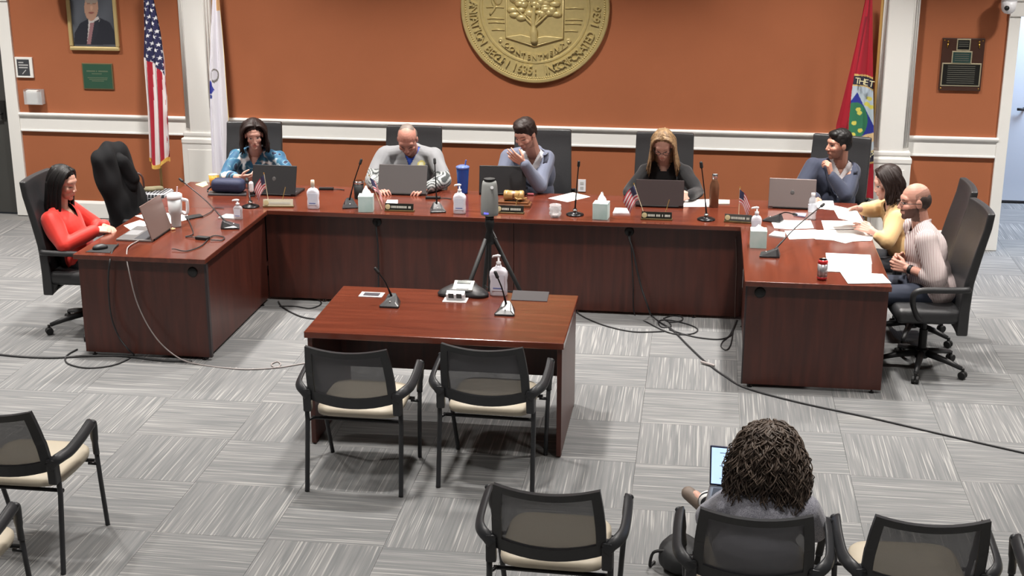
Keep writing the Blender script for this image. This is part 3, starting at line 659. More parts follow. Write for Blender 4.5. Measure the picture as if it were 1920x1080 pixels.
# ------------------------------------------------------------------ flags
def flag(name, lab, y0, L, Rr, vtop, vbot, folds, amp, fn, pole_u, pole_v, nS=90, nT=330, bot=None, fringe=True, top=None):
    """L, Rr: lists of (v, u) outline in the photograph at depth y0; fn(u, v, s, t) -> colours."""
    zt = PY(300, vtop, y0).z if top is None else top
    base = PZ(0, 0, 0); pp = PY(pole_u, pole_v, y0+0.05)
    root = thing(name, lab, 'flag', (pp.x, y0+0.05, 0))
    P = []; S = []; T = []
    lv, lu = zip(*L); rv, ru = zip(*Rr)
    for j in range(nT+1):
        t = j/nT; row = []
        v = vtop+(vbot-vtop)*t
        ul = np.interp(v, lv, lu); ur = np.interp(v, rv, ru)
        for i in range(nS+1):
            s = i/nS; vv = v+(bot(s) if bot else 0)*t
            q = s+0.035*math.sin(2*PI*folds*s+1.0)
            y = y0+amp*(0.35+0.65*t)*math.sin(2*PI*folds*s+0.6*math.sin(3*t))+0.006*math.sin(9*t+5*s)
            p = PY(ul+(ur-ul)*q, vv, y0); p.y = y; row.append(p-root.location); S.append(s); T.append(t)
        P.append(row)
    me = MB().grid(P).mesh('flag_cloth'); a = mverts(me)+np.array(root.location)
    a2 = a.copy(); a2[:, 1] = y0; u, v = px_arr(a2)
    paint(me, fn(u, v, np.array(S), np.array(T))); link('flag_cloth', me, M_vcol, root, smooth=True)
    if fringe:
        fr = MB(); bt = P[-1]
        fr.grid([[q+Vector((0, -0.003, 0.004)) for q in bt], [q+Vector((0.002*math.sin(k*2.1), -0.006, -0.032)) for k, q in enumerate(bt)]]); fr.build('fringe', mat('gold_fringe', (216, 172, 84), rough=0.7), root, thick=0.004)
    MB().lathe([(0.013, 0.03), (0.013, zt+0.35), (0.001, zt+0.36)], 10).build('pole', mat('pole_oak', (168, 130, 74), rough=0.35), root, smooth=True)
    MB().lathe([(0.001, 0), (0.14, 0.0), (0.14, 0.012), (0.05, 0.03), (0.025, 0.06), (0.025, 0.14), (0.001, 0.14)], 24).build('stand', M_brass, root, smooth=True)
    return root, P, root.location
def star_mask(dx, dz, r):
    a = np.arctan2(dx, dz); d = np.hypot(dx, dz); k = 2*PI/5; aa = np.abs(((a+k/2) % k)-k/2)
    # edge of a five pointed star between tip (r) and notch (0.40 r)
    tip = np.array([r, 0.0]); no = np.array([0.40*r*math.cos(k/2), 0.40*r*math.sin(k/2)])
    x = d*np.cos(aa); y = d*np.sin(aa); e = no-tip
    return (e[0]*(y-tip[1])-e[1]*(x-tip[0])) > 0
def f_us(u, v, s, t):
    n = len(u); red, wh, bl = L3((172, 34, 52)), L3((232, 226, 226)), L3((44, 44, 82))
    lean = (v-110)*0.045
    idx = np.floor((u-268-lean*0.9)/8.6+np.where(s > 0.78, 0.5*np.sin(v*0.09), 0)).astype(int)
    c = np.where((idx % 2 == 0)[:, None], wh, red)
    edge = np.interp(s, [0, 0.35, 0.7, 0.8, 0.82, 1.0], [108, 116, 130, 142, 96, 84])
    can = v < edge; c[can] = bl
    st = np.zeros(n, bool)
    for r in range(-2, 12):
        for k in range(5):
            cu = 266+k*11.5+(5.5 if r % 2 else 0)+0.10*(r*13); cv = 4+r*12.5+k*2.5
            if 0: pass
            m = (np.abs(u-cu) < 6) & (np.abs(v-cv) < 6) & can
            st[m] |= star_mask((u[m]-cu)*1.0, -(v[m]-cv), 4.6)
    c[st] = L3((235, 235, 238)); return c
flag('american_flag', 'american flag with gold fringe on a pole beside the left pilaster', 2.30, [(-60, 266), (0, 268), (60, 269), (110, 268), (200, 274), (300, 279)], [(-60, 284), (0, 290), (60, 303), (110, 311), (180, 317), (300, 321)], -60, 296, 2.6, 0.030, f_us, 303, 345, bot=lambda s: 14*math.sin(PI*min(1, s*1.3)))
def f_ma(u, v, s, t):
    c = np.tile(L3((226, 224, 232)), (len(u), 1))
    c[s > 0.955] = L3((220, 190, 120)); c[(s > 0.72) & (v < 20)] = L3((214, 170, 120))
    c[((u-402)/7.0)**2+((v-142)/13.0)**2 < 1] = L3((120, 116, 110)); c[((u-402)/5.0)**2+((v-141)/9.5)**2 < 1] = L3((216, 214, 222))
    c[in_poly(u, v, [(393, 150), (403, 168), (397, 176), (392, 176)])] = L3((44, 56, 160)); c[in_poly(u, v, [(393, 178), (399, 180), (397, 186), (393, 186)])] = L3((60, 76, 150))
    return c
flag('state_flag', 'white flag with a blue emblem hanging right of the left pilaster', 2.36, [(-60, 399), (0, 397), (60, 394), (130, 392), (220, 392), (330, 397)], [(-60, 405), (0, 410), (60, 415), (110, 419), (220, 427), (330, 432)], -60, 328, 2.2, 0.026, f_ma, 411, 200, nS=60, nT=260)
def f_town(u, v, s, t):
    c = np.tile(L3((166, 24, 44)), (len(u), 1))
    fold = in_poly(u, v, [(1622, 30), (1626, 30), (1592, 200), (1584, 300), (1576, 300)]); c[fold] = L3((120, 14, 32))  # shade inside the crease, painted as a darker red strip on the cloth
    r = np.hypot((u-1598)/99.0, (v-225)/87.0); em = (r < 1.0) & (u > np.interp(v, [138, 170, 230, 270, 300, 312], [1602, 1597, 1591, 1590, 1596, 1604]))
    c[em] = L3((216, 182, 110)); c[em & (r < 0.965)] = L3((44, 44, 62)); c[em & (r < 0.77)] = L3((216, 182, 110)); c[em & (r < 0.745)] = L3((186, 200, 212))
    inn = em & (r < 0.745)
    c[inn & in_poly(u, v, [(1607, 172), (1640, 240), (1640, 262), (1612, 262), (1590, 225), (1594, 190)])] = L3((40, 50, 150))
    c[inn & (((u-1603)/24.0)**2+((v-226)/35.0)**2 < 1)] = L3((48, 118, 84))
    for a, b in ((1609, 205), (1601, 230), (1613, 245), (1599, 252), (1612, 212), (1630, 185), (1633, 200), (1626, 196)):
        c[em & (((u-a)/5.0)**2+((v-b)/4.0)**2 < 1)] = L3((216, 206, 92))
    c[inn & in_poly(u, v, [(1590, 268), (1640, 246), (1640, 262), (1596, 286)])] = L3((226, 196, 150))
    c[inn & in_poly(u, v, [(1604, 270), (1629, 256), (1632, 270), (1612, 284)])] = L3((176, 56, 40))
    for k in range(3): c[inn & (((u-(1610+7*k))/1.6)**2+((v-(273-4*k))/3.0)**2 < 1)] = L3((226, 196, 150))
    return c
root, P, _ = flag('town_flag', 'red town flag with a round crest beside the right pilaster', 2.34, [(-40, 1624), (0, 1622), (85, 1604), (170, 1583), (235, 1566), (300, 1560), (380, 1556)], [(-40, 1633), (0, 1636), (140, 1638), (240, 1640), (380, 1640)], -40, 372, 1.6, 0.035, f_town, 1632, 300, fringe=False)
lt = MB()
def place_word(w, pts, size):
    for ch, (u, v, rot) in zip(w, pts):
        if ch == ' ': continue
        vs, fs = text_mesh(ch, size); o = PY(u, v, 2.29); ca, sa = math.cos(rot), math.sin(rot)
        lt.add([Vector((o.x+p.x*ca-p.y*sa, 2.29, o.z+p.x*sa+p.y*ca))-root.location for p in vs], fs)
place_word('THE T', [(1608, 152, -0.08), (1616, 153, -0.1), (1624, 155, -0.12), (0, 0, 0), (1634, 158, -0.15)], 0.075)
place_word('TED 163', [(1603, 306, 0.15), (1610, 303, 0.2), (1617, 300, 0.25), (0, 0, 0), (1625, 296, 0.35), (1630, 292, 0.4), (1635, 287, 0.5)], 0.062)
lt.build('crest_lettering', mat('pale_gold_print', (222, 214, 170), rough=0.6), root)['kind'] = 'stuff'
# ------------------------------------------------------------------ things on the desks
def D(u, v): return PZ(u, v, DH)
def Tb(u, v): return PZ(u, v, TH)
# gooseneck microphones
def mic(lab, base, head, rz, kind='wedge', hr=0.011):
    t = thing('desk_microphone', lab, 'microphone', base, 0, 'gooseneck desk microphones'); b = Vector(base); h = Vector(head)-b
    R = Matrix.Rotation(rz, 3, 'Z')
    if kind == 'wedge':
        poly = [(-0.055, -0.065), (0.055, -0.065), (0.062, -0.055), (0.050, 0.05), (0.035, 0.07), (-0.035, 0.07), (-0.050, 0.05), (-0.062, -0.055)]
        m = MB(); n = len(poly); hs = [0.006+0.045*max(0, (y+0.03)/0.10)*(1 if y > -0.03 else 0) for x, y in poly]
        vs = [(x, y, 0) for x, y in poly]+[(x, y, 0.012) for x, y in poly]+[(x*0.55, y*0.6+0.012, 0.012+hs[i]*0.85+0.008) for i, (x, y) in enumerate(poly)]
        m.add([R @ Vector(p) for p in vs], [tuple(range(n-1, -1, -1)), tuple(range(2*n, 3*n))]+[(i, (i+1) % n, n+(i+1) % n, n+i) for i in range(n)]+[(n+i, n+(i+1) % n, 2*n+(i+1) % n, 2*n+i) for i in range(n)])
        m.build('base', mat('mic_base_black', (48, 48, 50), rough=0.3, spec=0.6), t, bevel=0.003)
        st = R @ Vector((0, 0.03, 0.045))
        MB().ell(R @ Vector((0, -0.025, 0.030)), (0.005, 0.005, 0.004), n=8, m=5).build('button_light', mat('led_white', (230, 230, 230), rough=0.3), t)
    else:
        MB().lathe([(0.001, 0), (0.068, 0), (0.068, 0.008), (0.05, 0.016), (0.016, 0.022), (0.014, 0.05), (0.001, 0.05)], 24).build('base', M_blackm, t, smooth=True)
        MB().lathe([(0.017, 0.018), (0.017, 0.045), (0.001, 0.045)], 14, (0, -0.0, 0)).build('collar', M_chrome, t, smooth=True)
        st = Vector((0, 0, 0.045))
    mid = st+(h-st)*0.5+Vector((0, 0, 0.02)); pts = smooth_path([st, st+(h-st)*0.22+Vector((0, 0, 0.012)), mid, h], 5)
    MB().tube(pts, [0.0065]*5+[0.0045]*(len(pts)-5), 7).build('gooseneck', M_blackm, t, smooth=True)
    d = (h-mid).normalized(); MB().cap(h-d*0.012, hr, h+d*0.018, hr*0.95, 10).build('capsule', M_black, t, smooth=True)
    return t
mic('desk microphone at the inner edge of the left desk wing', D(432, 427), PY(340, 338, -0.05), 1.9)
mic('round based desk microphone in front of the navy bag', D(470, 388), PY(463, 338, 0.55), 0, 'round', 0.015)
mic('desk microphone left of the first tissue box', D(656, 388), PY(676, 304, 0.55), 0.3)
mic('desk microphone in front of the person in the grey pullover', D(820, 396), PY(815, 303, 0.55), 0.3)
mic('round based desk microphone right of the glass jar', D(1078, 403), PY(1085, 308, 0.42), 0, 'round')
mic('round based desk microphone left of the brown bottle', D(1324, 412), PY(1315, 310, 0.45), 0, 'round', 0.013)
mic('desk microphone beside the papers on the right desk wing', D(1443, 480), PY(1542, 385, -0.05), -1.7)
mic('desk microphone by the tissue box at the right desk corner, lying low', D(1400, 421)+Vector((0.20, 0.14, 0)), PY(1490, 402, 0.3), -2.0)
mic('desk microphone at the left of the central table', Tb(733, 572), PY(707, 508, -1.85), 0.0)
mic('desk microphone at the right of the central table', Tb(948, 587), PY(931, 516, -1.9), 0.0)
# pump bottles
M_clearb = mat('clear_gel', (206, 208, 214), rough=0.08, alpha=0.55)
def pump(lab, base, h=0.19, w=0.042, clear=False, rz=0.0, pump_on=True):
    t = thing('sanitizer_bottle', lab, 'bottle', base, rz, 'hand sanitizer bottles'); k = h/0.19; m = MB(); body = M_clearb if clear else mat('milky_bottle', (232, 230, 240), rough=0.3)
    prof = [(0.92, 0.0), (1.0, 0.006), (1.0, 0.05), (0.95, 0.075), (1.05, 0.105), (1.0, 0.125), (0.75, 0.142), (0.36, 0.150), (0.34, 0.158)]
    vs = []; n = 24
    for r, z in prof:
        for q in range(n):
            a = 2*PI*q/n; c, s = math.cos(a), math.sin(a); e = 0.6 if z < 0.13 else 1.0
            vs.append((w*r*math.copysign(abs(c)**e, c), w*(0.62 if z < 0.14 else 0.85)*r*math.copysign(abs(s)**e, s), z*k))
    L = len(prof); m.add(vs, [(i*n+q, i*n+(q+1) % n, (i+1)*n+(q+1) % n, (i+1)*n+q) for i in range(L-1) for q in range(n)]+[tuple(range(n-1, -1, -1)), tuple((L-1)*n+q for q in range(n))])
    m.build('bottle_body', body, t, smooth=True)
    MB().span((-w*0.72, -w*0.66, 0.03*k), (w*0.72, -w*0.63, 0.115*k)).build('label_sheet', mat('bottle_label', (222, 226, 240), rough=0.5), t)
    MB().span((-w*0.55, -w*0.675, 0.04*k), (w*0.55, -w*0.655, 0.047*k)).build('label_band', mat('label_blue', (120, 136, 190), rough=0.5), t)
    if pump_on:
        MB().lathe([(0.015, 0.156*k), (0.015, 0.176*k), (0.006, 0.180*k), (0.006, 0.2*k), (0.001, 0.2*k)], 14).build('pump_collar', M_whitep, t, smooth=True)
        MB().tube([(0.012, 0, 0.205*k), (-0.004, 0, 0.208*k), (-0.035, 0, 0.204*k), (-0.040, 0, 0.196*k)], [0.008, 0.009, 0.006, 0.005], 8).build('pump_nozzle', M_whitep, t, smooth=True)
    else: MB().lathe([(0.016, 0.155*k), (0.016, 0.185*k), (0.014, 0.205*k), (0.001, 0.207*k)], 14).build('cap', mat('cream_cap', (222, 204, 184), rough=0.4), t, smooth=True)
    return t
pump('milky bottle with a cream cap on the desk between the first two laptops', D(588, 391), 0.21, 0.046, pump_on=False)
pump('milky pump bottle in front of the blue tumbler', D(862, 400), 0.205, 0.048)
pump('small clear pump bottle on the left desk wing', D(447, 411), 0.135, 0.034, clear=True)
pump('white pump bottle behind the tissue box at the right desk corner', D(1417, 440), 0.185, 0.036)
pump('tall milky pump bottle standing on the central table', Tb(935, 553), 0.235, 0.055)
# tissue boxes
def tissue(lab, base, rz, plume):
    t = thing('tissue_box', lab, 'tissue box', base, rz, 'mint coloured tissue boxes')
    m = MB().span((-0.057, -0.057, 0.0), (0.057, 0.057, 0.125)); m.build('box', mat('tissue_mint', (176, 206, 202), rough=0.55, noise=0.2, nscale=9, rgb2=(206, 222, 220)), t, bevel=0.002)
    MB().lathe([(0.001, 0.1252), (0.034, 0.1252), (0.034, 0.127), (0.001, 0.127)], 20).build('opening', M_paper, t)
    if plume:
        m = MB(); P = []
        for j in range(7):
            z = 0.120+plume*j/6; r = 0.036*(1-(j/6)**1.5*0.85); P.append([Vector((r*math.cos(a)*(1+0.2*math.sin(3*a+j)), r*0.55*math.sin(a)*(1+0.3*math.sin(2*a))+0.01*j*0.3, z+0.008*math.sin(2*a+j))) for a in np.linspace(0, 2*PI, 17)])
        m.grid(P).build('tissue_sheet', M_paper, t, smooth=True)
tissue('mint tissue box left of the tilted small flag', D(687, 395), 0.15, 0.07)
tissue('mint tissue box with a pulled tissue right of the glass jar', D(1127, 409), -0.1, 0.075)
tissue('mint tissue box at the front of the right desk corner', D(1421, 462), 0.0, 0.03)
# name plate holders with little flags
def nameplate(lab, base, w, rz, face, flag_at=None, tilt=(0.0, 0.0), stick=None, fl_lab=None, brass=False, side=-1):
    t = thing('name_plate', lab, 'name plate', base, rz, 'desk name plates')
    MB().span((-w/2, -0.02, 0), (w/2, 0.03, 0.012)).build('stand', M_brass if brass else mat('plate_stand', (120, 104, 70), rough=0.4, metal=0.5), t, bevel=0.002)
    MB().box((0, -0.004, 0.036), (w*0.97, 0.007, 0.052), (-0.28, 0, 0)).build('plate', face, t, bevel=0.001)
    Mx = basis((0, -1, 0.29)); MB().lathe([(0.001, 0), (0.020, 0), (0.020, 0.003), (0.001, 0.004)], 18, (-w/2+0.026, -0.0095, 0.035), Mx).build('emblem', mat('plate_emblem', (206, 192, 150), rough=0.4, metal=0.3), t)
    m = MB(); x = -w/2+0.056; rr = random.Random(int(w*1000)+len(lab))
    while x < w/2-0.02:
        ww = 0.006+0.003*rr.random()
        if rr.random() < 0.88: m.box((x, -0.0095, 0.035), (ww, 0.002, 0.017), (-0.28, 0, 0))
        x += ww+0.003
    m.build('engraving', mat('plate_print', (196, 196, 186), rough=0.5), t)
    if stick is not None:
        MB().tube([(stick, 0.012, 0.01), (stick+0.035, 0.04, 0.15)], 0.0028, 6).build('pen', mat('pen_gold', (190, 160, 96), rough=0.35, metal=0.5), t)
    if flag_at is not None:
        f = thing('desk_flag', fl_lab, 'flag', Vector(base)+Matrix.Rotation(rz, 3, 'Z') @ Vector((flag_at, 0.012, 0.0)), rz, 'small american desk flags')
        top = Vector((tilt[0]*1.35, tilt[1], 0.265)); MB().tube([(0, 0, 0.008), top], 0.0026, 6).build('staff', mat('staff_white', (226, 214, 180), rough=0.4), f)
        MB().ell(top, (0.005, 0.005, 0.007), n=8, m=5).build('finial', M_brass, f)
        P = []; nS, nT = 26, 40
        ax = top.normalized(); sgn = side
        for j in range(nT+1):
            tt = j/nT; row = []
            for i in range(nS+1):
                s = i/nS; o = ax*(top.length-0.012); row.append(o*(1-0.42*s)+Vector((sgn*0.085*tt*(1-0.25*tt*s), -0.010*math.sin(9*tt+2*s)-0.006, -0.085*tt*tt-0.035*tt)))
            P.append(row)
        me = MB().grid(P).mesh('flag_cloth'); S = np.tile(np.linspace(0, 1, nS+1), nT+1); T = np.repeat(np.linspace(0, 1, nT+1), nS+1)
        c = np.where((np.floor(S*9) % 2 == 0)[:, None], L3((186, 56, 72)), L3((228, 214, 214))); c[(T < 0.40) & (S < 0.60)] = L3((52, 52, 84)); paint(me, c); link('flag_cloth', me, M_vcol, f, smooth=True)
    return t
M_npb = mat('black_plate', (34, 34, 30), rough=0.35)
nameplate('cream name plate in front of the first dark laptop', D(522, 388), 0.24, 0.12, mat('cream_plate', (206, 200, 178), rough=0.4), -0.075, (-0.02, 0.0), 0.02, 'small flag hanging straight in front of the first dark laptop')
nameplate('black name plate in front of the grey laptop', D(749, 396), 0.23, 0.0, M_npb, -0.14, (-0.075, 0.03), None, 'small flag leaning left beside the first tissue box', side=1)
nameplate('black name plate in front of the wooden gavel', D(956, 400), 0.22, 0.0, M_npb, None, (0, 0), 0.03)
nameplate('black name plate in front of the person in the black top', D(1231, 412), 0.235, 0.0, M_npb, -0.085, (-0.07, 0.02), 0.055, 'small flag leaning left in front of the person in the black top')
nameplate('dark name plate at the right corner of the long desk', D(1384, 417), 0.21, -0.12, mat('charcoal_plate', (70, 70, 68), rough=0.4), 0.0, (0.0, 0.0), None, 'small upright flag at the right corner of the long desk', side=1)
# laptops
def laptop(lab, base, rz, w, d, hgt, angle, body, lid, screen=None, logo=False):
    """base: centre of the hinge line on the desk; +y of the laptop points to the user."""
    t = thing('laptop', lab, 'laptop', base, rz)
    b = MB().span((-w/2, 0, 0.0), (w/2, d, 0.016)).build('keyboard_base', body, t, bevel=0.004)
    MB().span((-w*0.44, 0.03, 0.0155), (w*0.44, d*0.52, 0.0168)).build('keyboard', mat('key_grey', (62, 62, 66), rough=0.6), b)
    MB().span((-w*0.17, d*0.58, 0.0155), (w*0.17, d*0.95, 0.0165)).build('touchpad', mat('touchpad_grey', (150, 150, 152), rough=0.4), b)
    L = MB().box((0, 0, hgt/2), (w, 0.008, hgt)); M = Matrix.Rotation(angle, 4, 'X'); L.v = [tuple(M @ Vector(p)+Vector((0, -0.004, 0.014))) for p in L.v]
    l = L.build('lid', lid, t, bevel=0.004)
    s = MB().span((-w/2+0.008, 0.0042, 0.014), (w/2-0.008, 0.0056, hgt-0.008)); s.v = [tuple(M @ Vector(p)+Vector((0, -0.004, 0.014))) for p in s.v]
    s.build('screen', screen or mat('screen_dark', (18, 18, 22), rough=0.2), l)
    if logo:
        e = MB().ell((0, -0.0045, hgt*0.52), (0.016, 0.0012, 0.018), n=14, m=8); e.v = [tuple(M @ Vector(p)+Vector((0, -0.004, 0.014))) for p in e.v]; e.build('lid_logo', mat('logo_grey', (78, 76, 76), rough=0.3), l, smooth=True)
    MB().tube([(-w*0.4, -0.003, 0.012), (w*0.4, -0.003, 0.012)], 0.007, 8).build('hinge', M_black, t)
    return t
SC_glow = mat('laptop_screen_glow', (190, 215, 255), rough=0.3, emit=(190, 220, 255), estr=0.9)
M_lblack = mat('laptop_black', (38, 38, 40), rough=0.4); M_lgrey = mat('laptop_grey', (96, 92, 92), rough=0.4, metal=0.3); M_ldark = mat('laptop_dark_brown', (64, 54, 54), rough=0.35, metal=0.3)
laptop('black laptop with a faint lid logo in front of the person in blue', D(513, 367), -0.03, 0.37, 0.25, 0.235, -0.32, M_lblack, M_lblack, logo=True)
laptop('grey laptop in front of the person in the grey pullover', D(754, 366), 0.0, 0.40, 0.26, 0.235, -0.35, M_lgrey, M_lgrey)
laptop('black laptop in front of the person in the grey blazer', D(942, 366), 0.06, 0.38, 0.25, 0.225, -0.25, M_lblack, M_lblack)
laptop('dark brown laptop in front of the person in the black top', D(1236, 389), 0.0, 0.375, 0.25, 0.205, -0.38, M_ldark, M_ldark)
laptop('silver laptop with a lid logo in front of the person in the navy suit', D(1484, 392), -0.05, 0.36, 0.25, 0.225, -0.35, M_silver, mat('lid_silver', (128, 116, 114), rough=0.35, metal=0.5), logo=True)
laptop('open silver laptop in front of the person in red', D(296, 443)+Vector((0.02, 0.02, 0)), PI/2+0.0, 0.38, 0.265, 0.255, -0.30, M_silver, mat('lid_taupe', (140, 118, 112), rough=0.35, metal=0.4))
# drinks
p = D(331, 425); t = thing('tumbler', 'white insulated tumbler with handle and straw on the left desk wing', 'tumbler', p)
MB().lathe([(0.001, 0), (0.034, 0), (0.036, 0.01), (0.038, 0.085), (0.049, 0.105), (0.053, 0.22), (0.001, 0.22)], 28).build('cup', mat('tumbler_white', (204, 208, 210), rough=0.4), t, smooth=True)
MB().lathe([(0.055, 0.215), (0.057, 0.222), (0.056, 0.245), (0.045, 0.252), (0.001, 0.252)], 28).build('lid', M_whitep, t, smooth=True)
MB().tube([(0.02, 0, 0.25), (0.027, 0, 0.305)], 0.005, 8).build('straw', mat('straw_pink', (240, 216, 220), rough=0.4), t)
MB().tube(smooth_path([(0.045, 0, 0.21), (0.085, 0, 0.205), (0.095, 0, 0.19), (0.092, 0, 0.12), (0.075, 0, 0.10), (0.045, 0, 0.112)], 5), 0.010, 8, 1.3).build('handle', M_whitep, t, smooth=True)
p = D(868, 362); t = thing('tumbler', 'tall blue see through tumbler beside the black laptop', 'tumbler', p)
MB().lathe([(0.001, 0), (0.038, 0), (0.040, 0.01), (0.052, 0.20), (0.053, 0.21), (0.001, 0.21)], 26).build('cup', mat('blue_plastic', (30, 92, 190), rough=0.15, alpha=0.85), t, smooth=True)
MB().lathe([(0.055, 0.205), (0.055, 0.222), (0.03, 0.232), (0.001, 0.232)], 26).build('lid', mat('blue_lid', (110, 130, 190), rough=0.2, alpha=0.8), t, smooth=True)
MB().tube([(0.018, 0, 0.22), (0.028, 0, 0.275)], 0.006, 8).build('straw', mat('blue_straw', (90, 120, 200), rough=0.3), t)
p = D(673, 372); t = thing('travel_mug', 'black mug with a steel rim behind the first tissue box', 'mug', p)
MB().lathe([(0.001, 0), (0.033, 0), (0.036, 0.01), (0.041, 0.125), (0.001, 0.125)], 22).build('cup', M_black, t, smooth=True)
MB().lathe([(0.043, 0.124), (0.044, 0.14), (0.036, 0.146), (0.001, 0.140)], 22).build('rim_lid', M_chrome, t, smooth=True)
p = D(1338, 388); t = thing('water_bottle', 'brown steel bottle with a silver cap right of the person in the black top', 'bottle', p)
MB().lathe([(0.001, 0), (0.034, 0), (0.037, 0.006), (0.037, 0.155), (0.033, 0.185), (0.021, 0.215), (0.020, 0.225), (0.001, 0.225)], 24).build('body', mat('bronze_bottle', (122, 84, 62), rough=0.35, metal=0.4), t, smooth=True)
MB().lathe([(0.021, 0.226), (0.022, 0.262), (0.018, 0.267), (0.001, 0.267)], 18).build('cap', M_chrome, t, smooth=True)
p = D(1522, 411); t = thing('water_bottle', 'clear plastic water bottle with white cap beside the silver laptop', 'bottle', p)
prof = [(0.001, 0), (0.028, 0), (0.031, 0.006)]+[(0.031-0.002*(k % 2), 0.02+0.014*k) for k in range(8)]+[(0.031, 0.135), (0.026, 0.16), (0.013, 0.178), (0.013, 0.186), (0.001, 0.186)]
MB().lathe(prof, 20).build('body', mat('clear_plastic', (222, 226, 232), rough=0.08, alpha=0.45), t, smooth=True)
MB().lathe([(0.0155, 0.185), (0.0155, 0.203), (0.001, 0.204)], 16).build('cap', M_whitep, t); MB().lathe([(0.0325, 0.06), (0.0325, 0.115)], 20).build('label_wrap', mat('label_pale', (206, 212, 222), rough=0.4), t)
p = D(1541, 524); t = thing('soda_can', 'red and silver can at the front of the right desk wing', 'can', p)
MB().lathe([(0.001, 0.0), (0.026, 0.0), (0.033, 0.010), (0.033, 0.022)], 24).build('base', mat('can_red', (186, 44, 48), rough=0.25, metal=0.3), t, smooth=True)
MB().lathe([(0.033, 0.022), (0.033, 0.108)], 24).build('printed_wall', mat('can_print', (206, 206, 210), rough=0.3, metal=0.5, noise=0.5, nscale=40, stretch=(3, 3, 0.5), rgb2=(120, 112, 116)), t, smooth=True)
MB().lathe([(0.033, 0.108), (0.033, 0.122), (0.027, 0.134)], 24).build('shoulder', mat('can_red', ()), t, smooth=True)
MB().lathe([(0.027, 0.134), (0.027, 0.137), (0.024, 0.132), (0.001, 0.132)], 24).build('lid', M_chrome, t, smooth=True)
p = D(1041, 407); t = thing('glass_jar', 'clear glass jar on the desk left of the round microphone', 'jar', p)
MB().lathe([(0.001, 0.002), (0.033, 0.002), (0.040, 0.012), (0.042, 0.06), (0.046, 0.096), (0.044, 0.098), (0.039, 0.06), (0.036, 0.016), (0.001, 0.012)], 26).build('glass', mat('clear_glass', (225, 228, 230), rough=0.05, alpha=0.32), t, smooth=True)
m = MB()
for k in range(26):
    a = 2*PI*k/13; z = 0.03+0.035*(k // 13); m.ell((0.0425*math.cos(a+0.24*(k//13)), 0.0425*math.sin(a+0.24*(k//13)), z), (0.006, 0.006, 0.014), n=6, m=5)
m.build('facets', mat('clear_glass', ()), t, smooth=True)
MB().lathe([(0.001, 0.013), (0.03, 0.013), (0.031, 0.022), (0.001, 0.024)], 18).build('contents', mat('mints', (224, 216, 214), rough=0.4, bump=0.4, bscale=80), t)
# gavel on its block
p = D(966, 386); t = thing('sound_block', 'stepped wooden sound block beneath the gavel', 'block', p)
M_gw = wood_mat('walnut', (84, 50, 28), (132, 84, 50), (2, 12, 12)); M_gl = wood_mat('maple', (150, 112, 66), (196, 160, 104), (2, 14, 14))
MB().box((-0.01, 0.0, 0.012), (0.27, 0.13, 0.024)).build('base', M_gw, t, bevel=0.004); MB().box((-0.01, 0, 0.033), (0.24, 0.11, 0.020)).build('upper_step', M_gw, t, bevel=0.004)
t = thing('gavel', 'wooden gavel lying on the sound block', 'gavel', p+Vector((-0.01, 0, 0.043)))
MX = basis((1, 0, 0.0)); MB().lathe([(0.001, -0.078), (0.036, -0.078), (0.041, -0.070), (0.041, -0.045), (0.038, -0.04), (0.038, 0.04), (0.041, 0.045), (0.041, 0.070), (0.036, 0.078), (0.001, 0.078)], 22, (0, 0, 0.041), MX).build('head', M_gl, t, smooth=True)
MB().tube([(0.0, -0.02, 0.03), (0.04, -0.06, 0.024), (0.10, 0.0, 0.022)], 0.007, 8).build('handle', M_gl, t, smooth=True)
MB().lathe([(0.0385, -0.008), (0.0385, 0.008)], 22, (0, 0, 0.041), MX).build('band', M_gw, t)
# papers
def sheet(lab, uvs, z=DH, th=0.0016, group='loose papers on the desk', name='paper_sheet', lift=0.0, m=M_paper, cat='paper'):
    pts = [PZ(u, v, z) for u, v in uvs]; c = sum(pts, Vector())/len(pts)
    o = MB().prism([(p.x-c.x, p.y-c.y) for p in pts], 0.0003+lift, th+lift).build(name, m); o.location = (c.x, c.y, z); return tag(o, lab, cat, group)
sheet('white paper behind the laptop of the person in red', [(232, 423), (262, 413), (285, 420), (245, 432)])
sheet('white paper between the silver laptop and the tumbler', [(253, 405), (290, 398), (348, 402), (352, 412), (318, 420), (276, 413)])
sheet('white paper right of the tumbler base', [(315, 395), (346, 396), (353, 406), (340, 411)], lift=0.002)
sheet('white paper on the desk in front of the person in the grey blazer', [(1028, 372), (1074, 361), (1107, 369), (1064, 379)])
sheet('white paper beside the laptop of the person in the black top', [(1282, 374), (1331, 374), (1331, 388), (1279, 388)])
sheet('yellowish note near the orange juice coloured cup by the pilaster', [(366, 346), (386, 340), (390, 347), (380, 351)], m=mat('yellow_note', (226, 214, 150), rough=0.8))
for k, (lab, q) in enumerate([('white agenda page nearest the right desk microphone', [(1446, 416), (1462, 413), (1520, 414), (1526, 428), (1480, 430), (1452, 428)]), ('white papers spread beneath the microphone on the right wing', [(1471, 433), (1526, 431), (1545, 433), (1540, 447), (1480, 449)]), ('white document lying in front of the person in yellow', [(1540, 414), (1600, 415), (1622, 430), (1545, 431)]), ('wide white paper below the arm of the person in yellow', [(1530, 432), (1612, 432), (1636, 444), (1634, 452), (1600, 453), (1585, 457), (1562, 451), (1528, 449)]), ('white paper under the far hand of the person in yellow', [(1520, 377), (1562, 377), (1566, 395), (1535, 392)]), ('upper white page beside the red can', [(1548, 475), (1632, 479), (1635, 496), (1550, 492)]), ('lower white page beside the red can', [(1551, 492), (1634, 497), (1634, 513), (1552, 510)]), ('white page hanging over the corner of the right wing', [(1575, 511), (1655, 515), (1671, 532), (1590, 533)])]):
    sheet(lab, q, lift=0.0005*k)
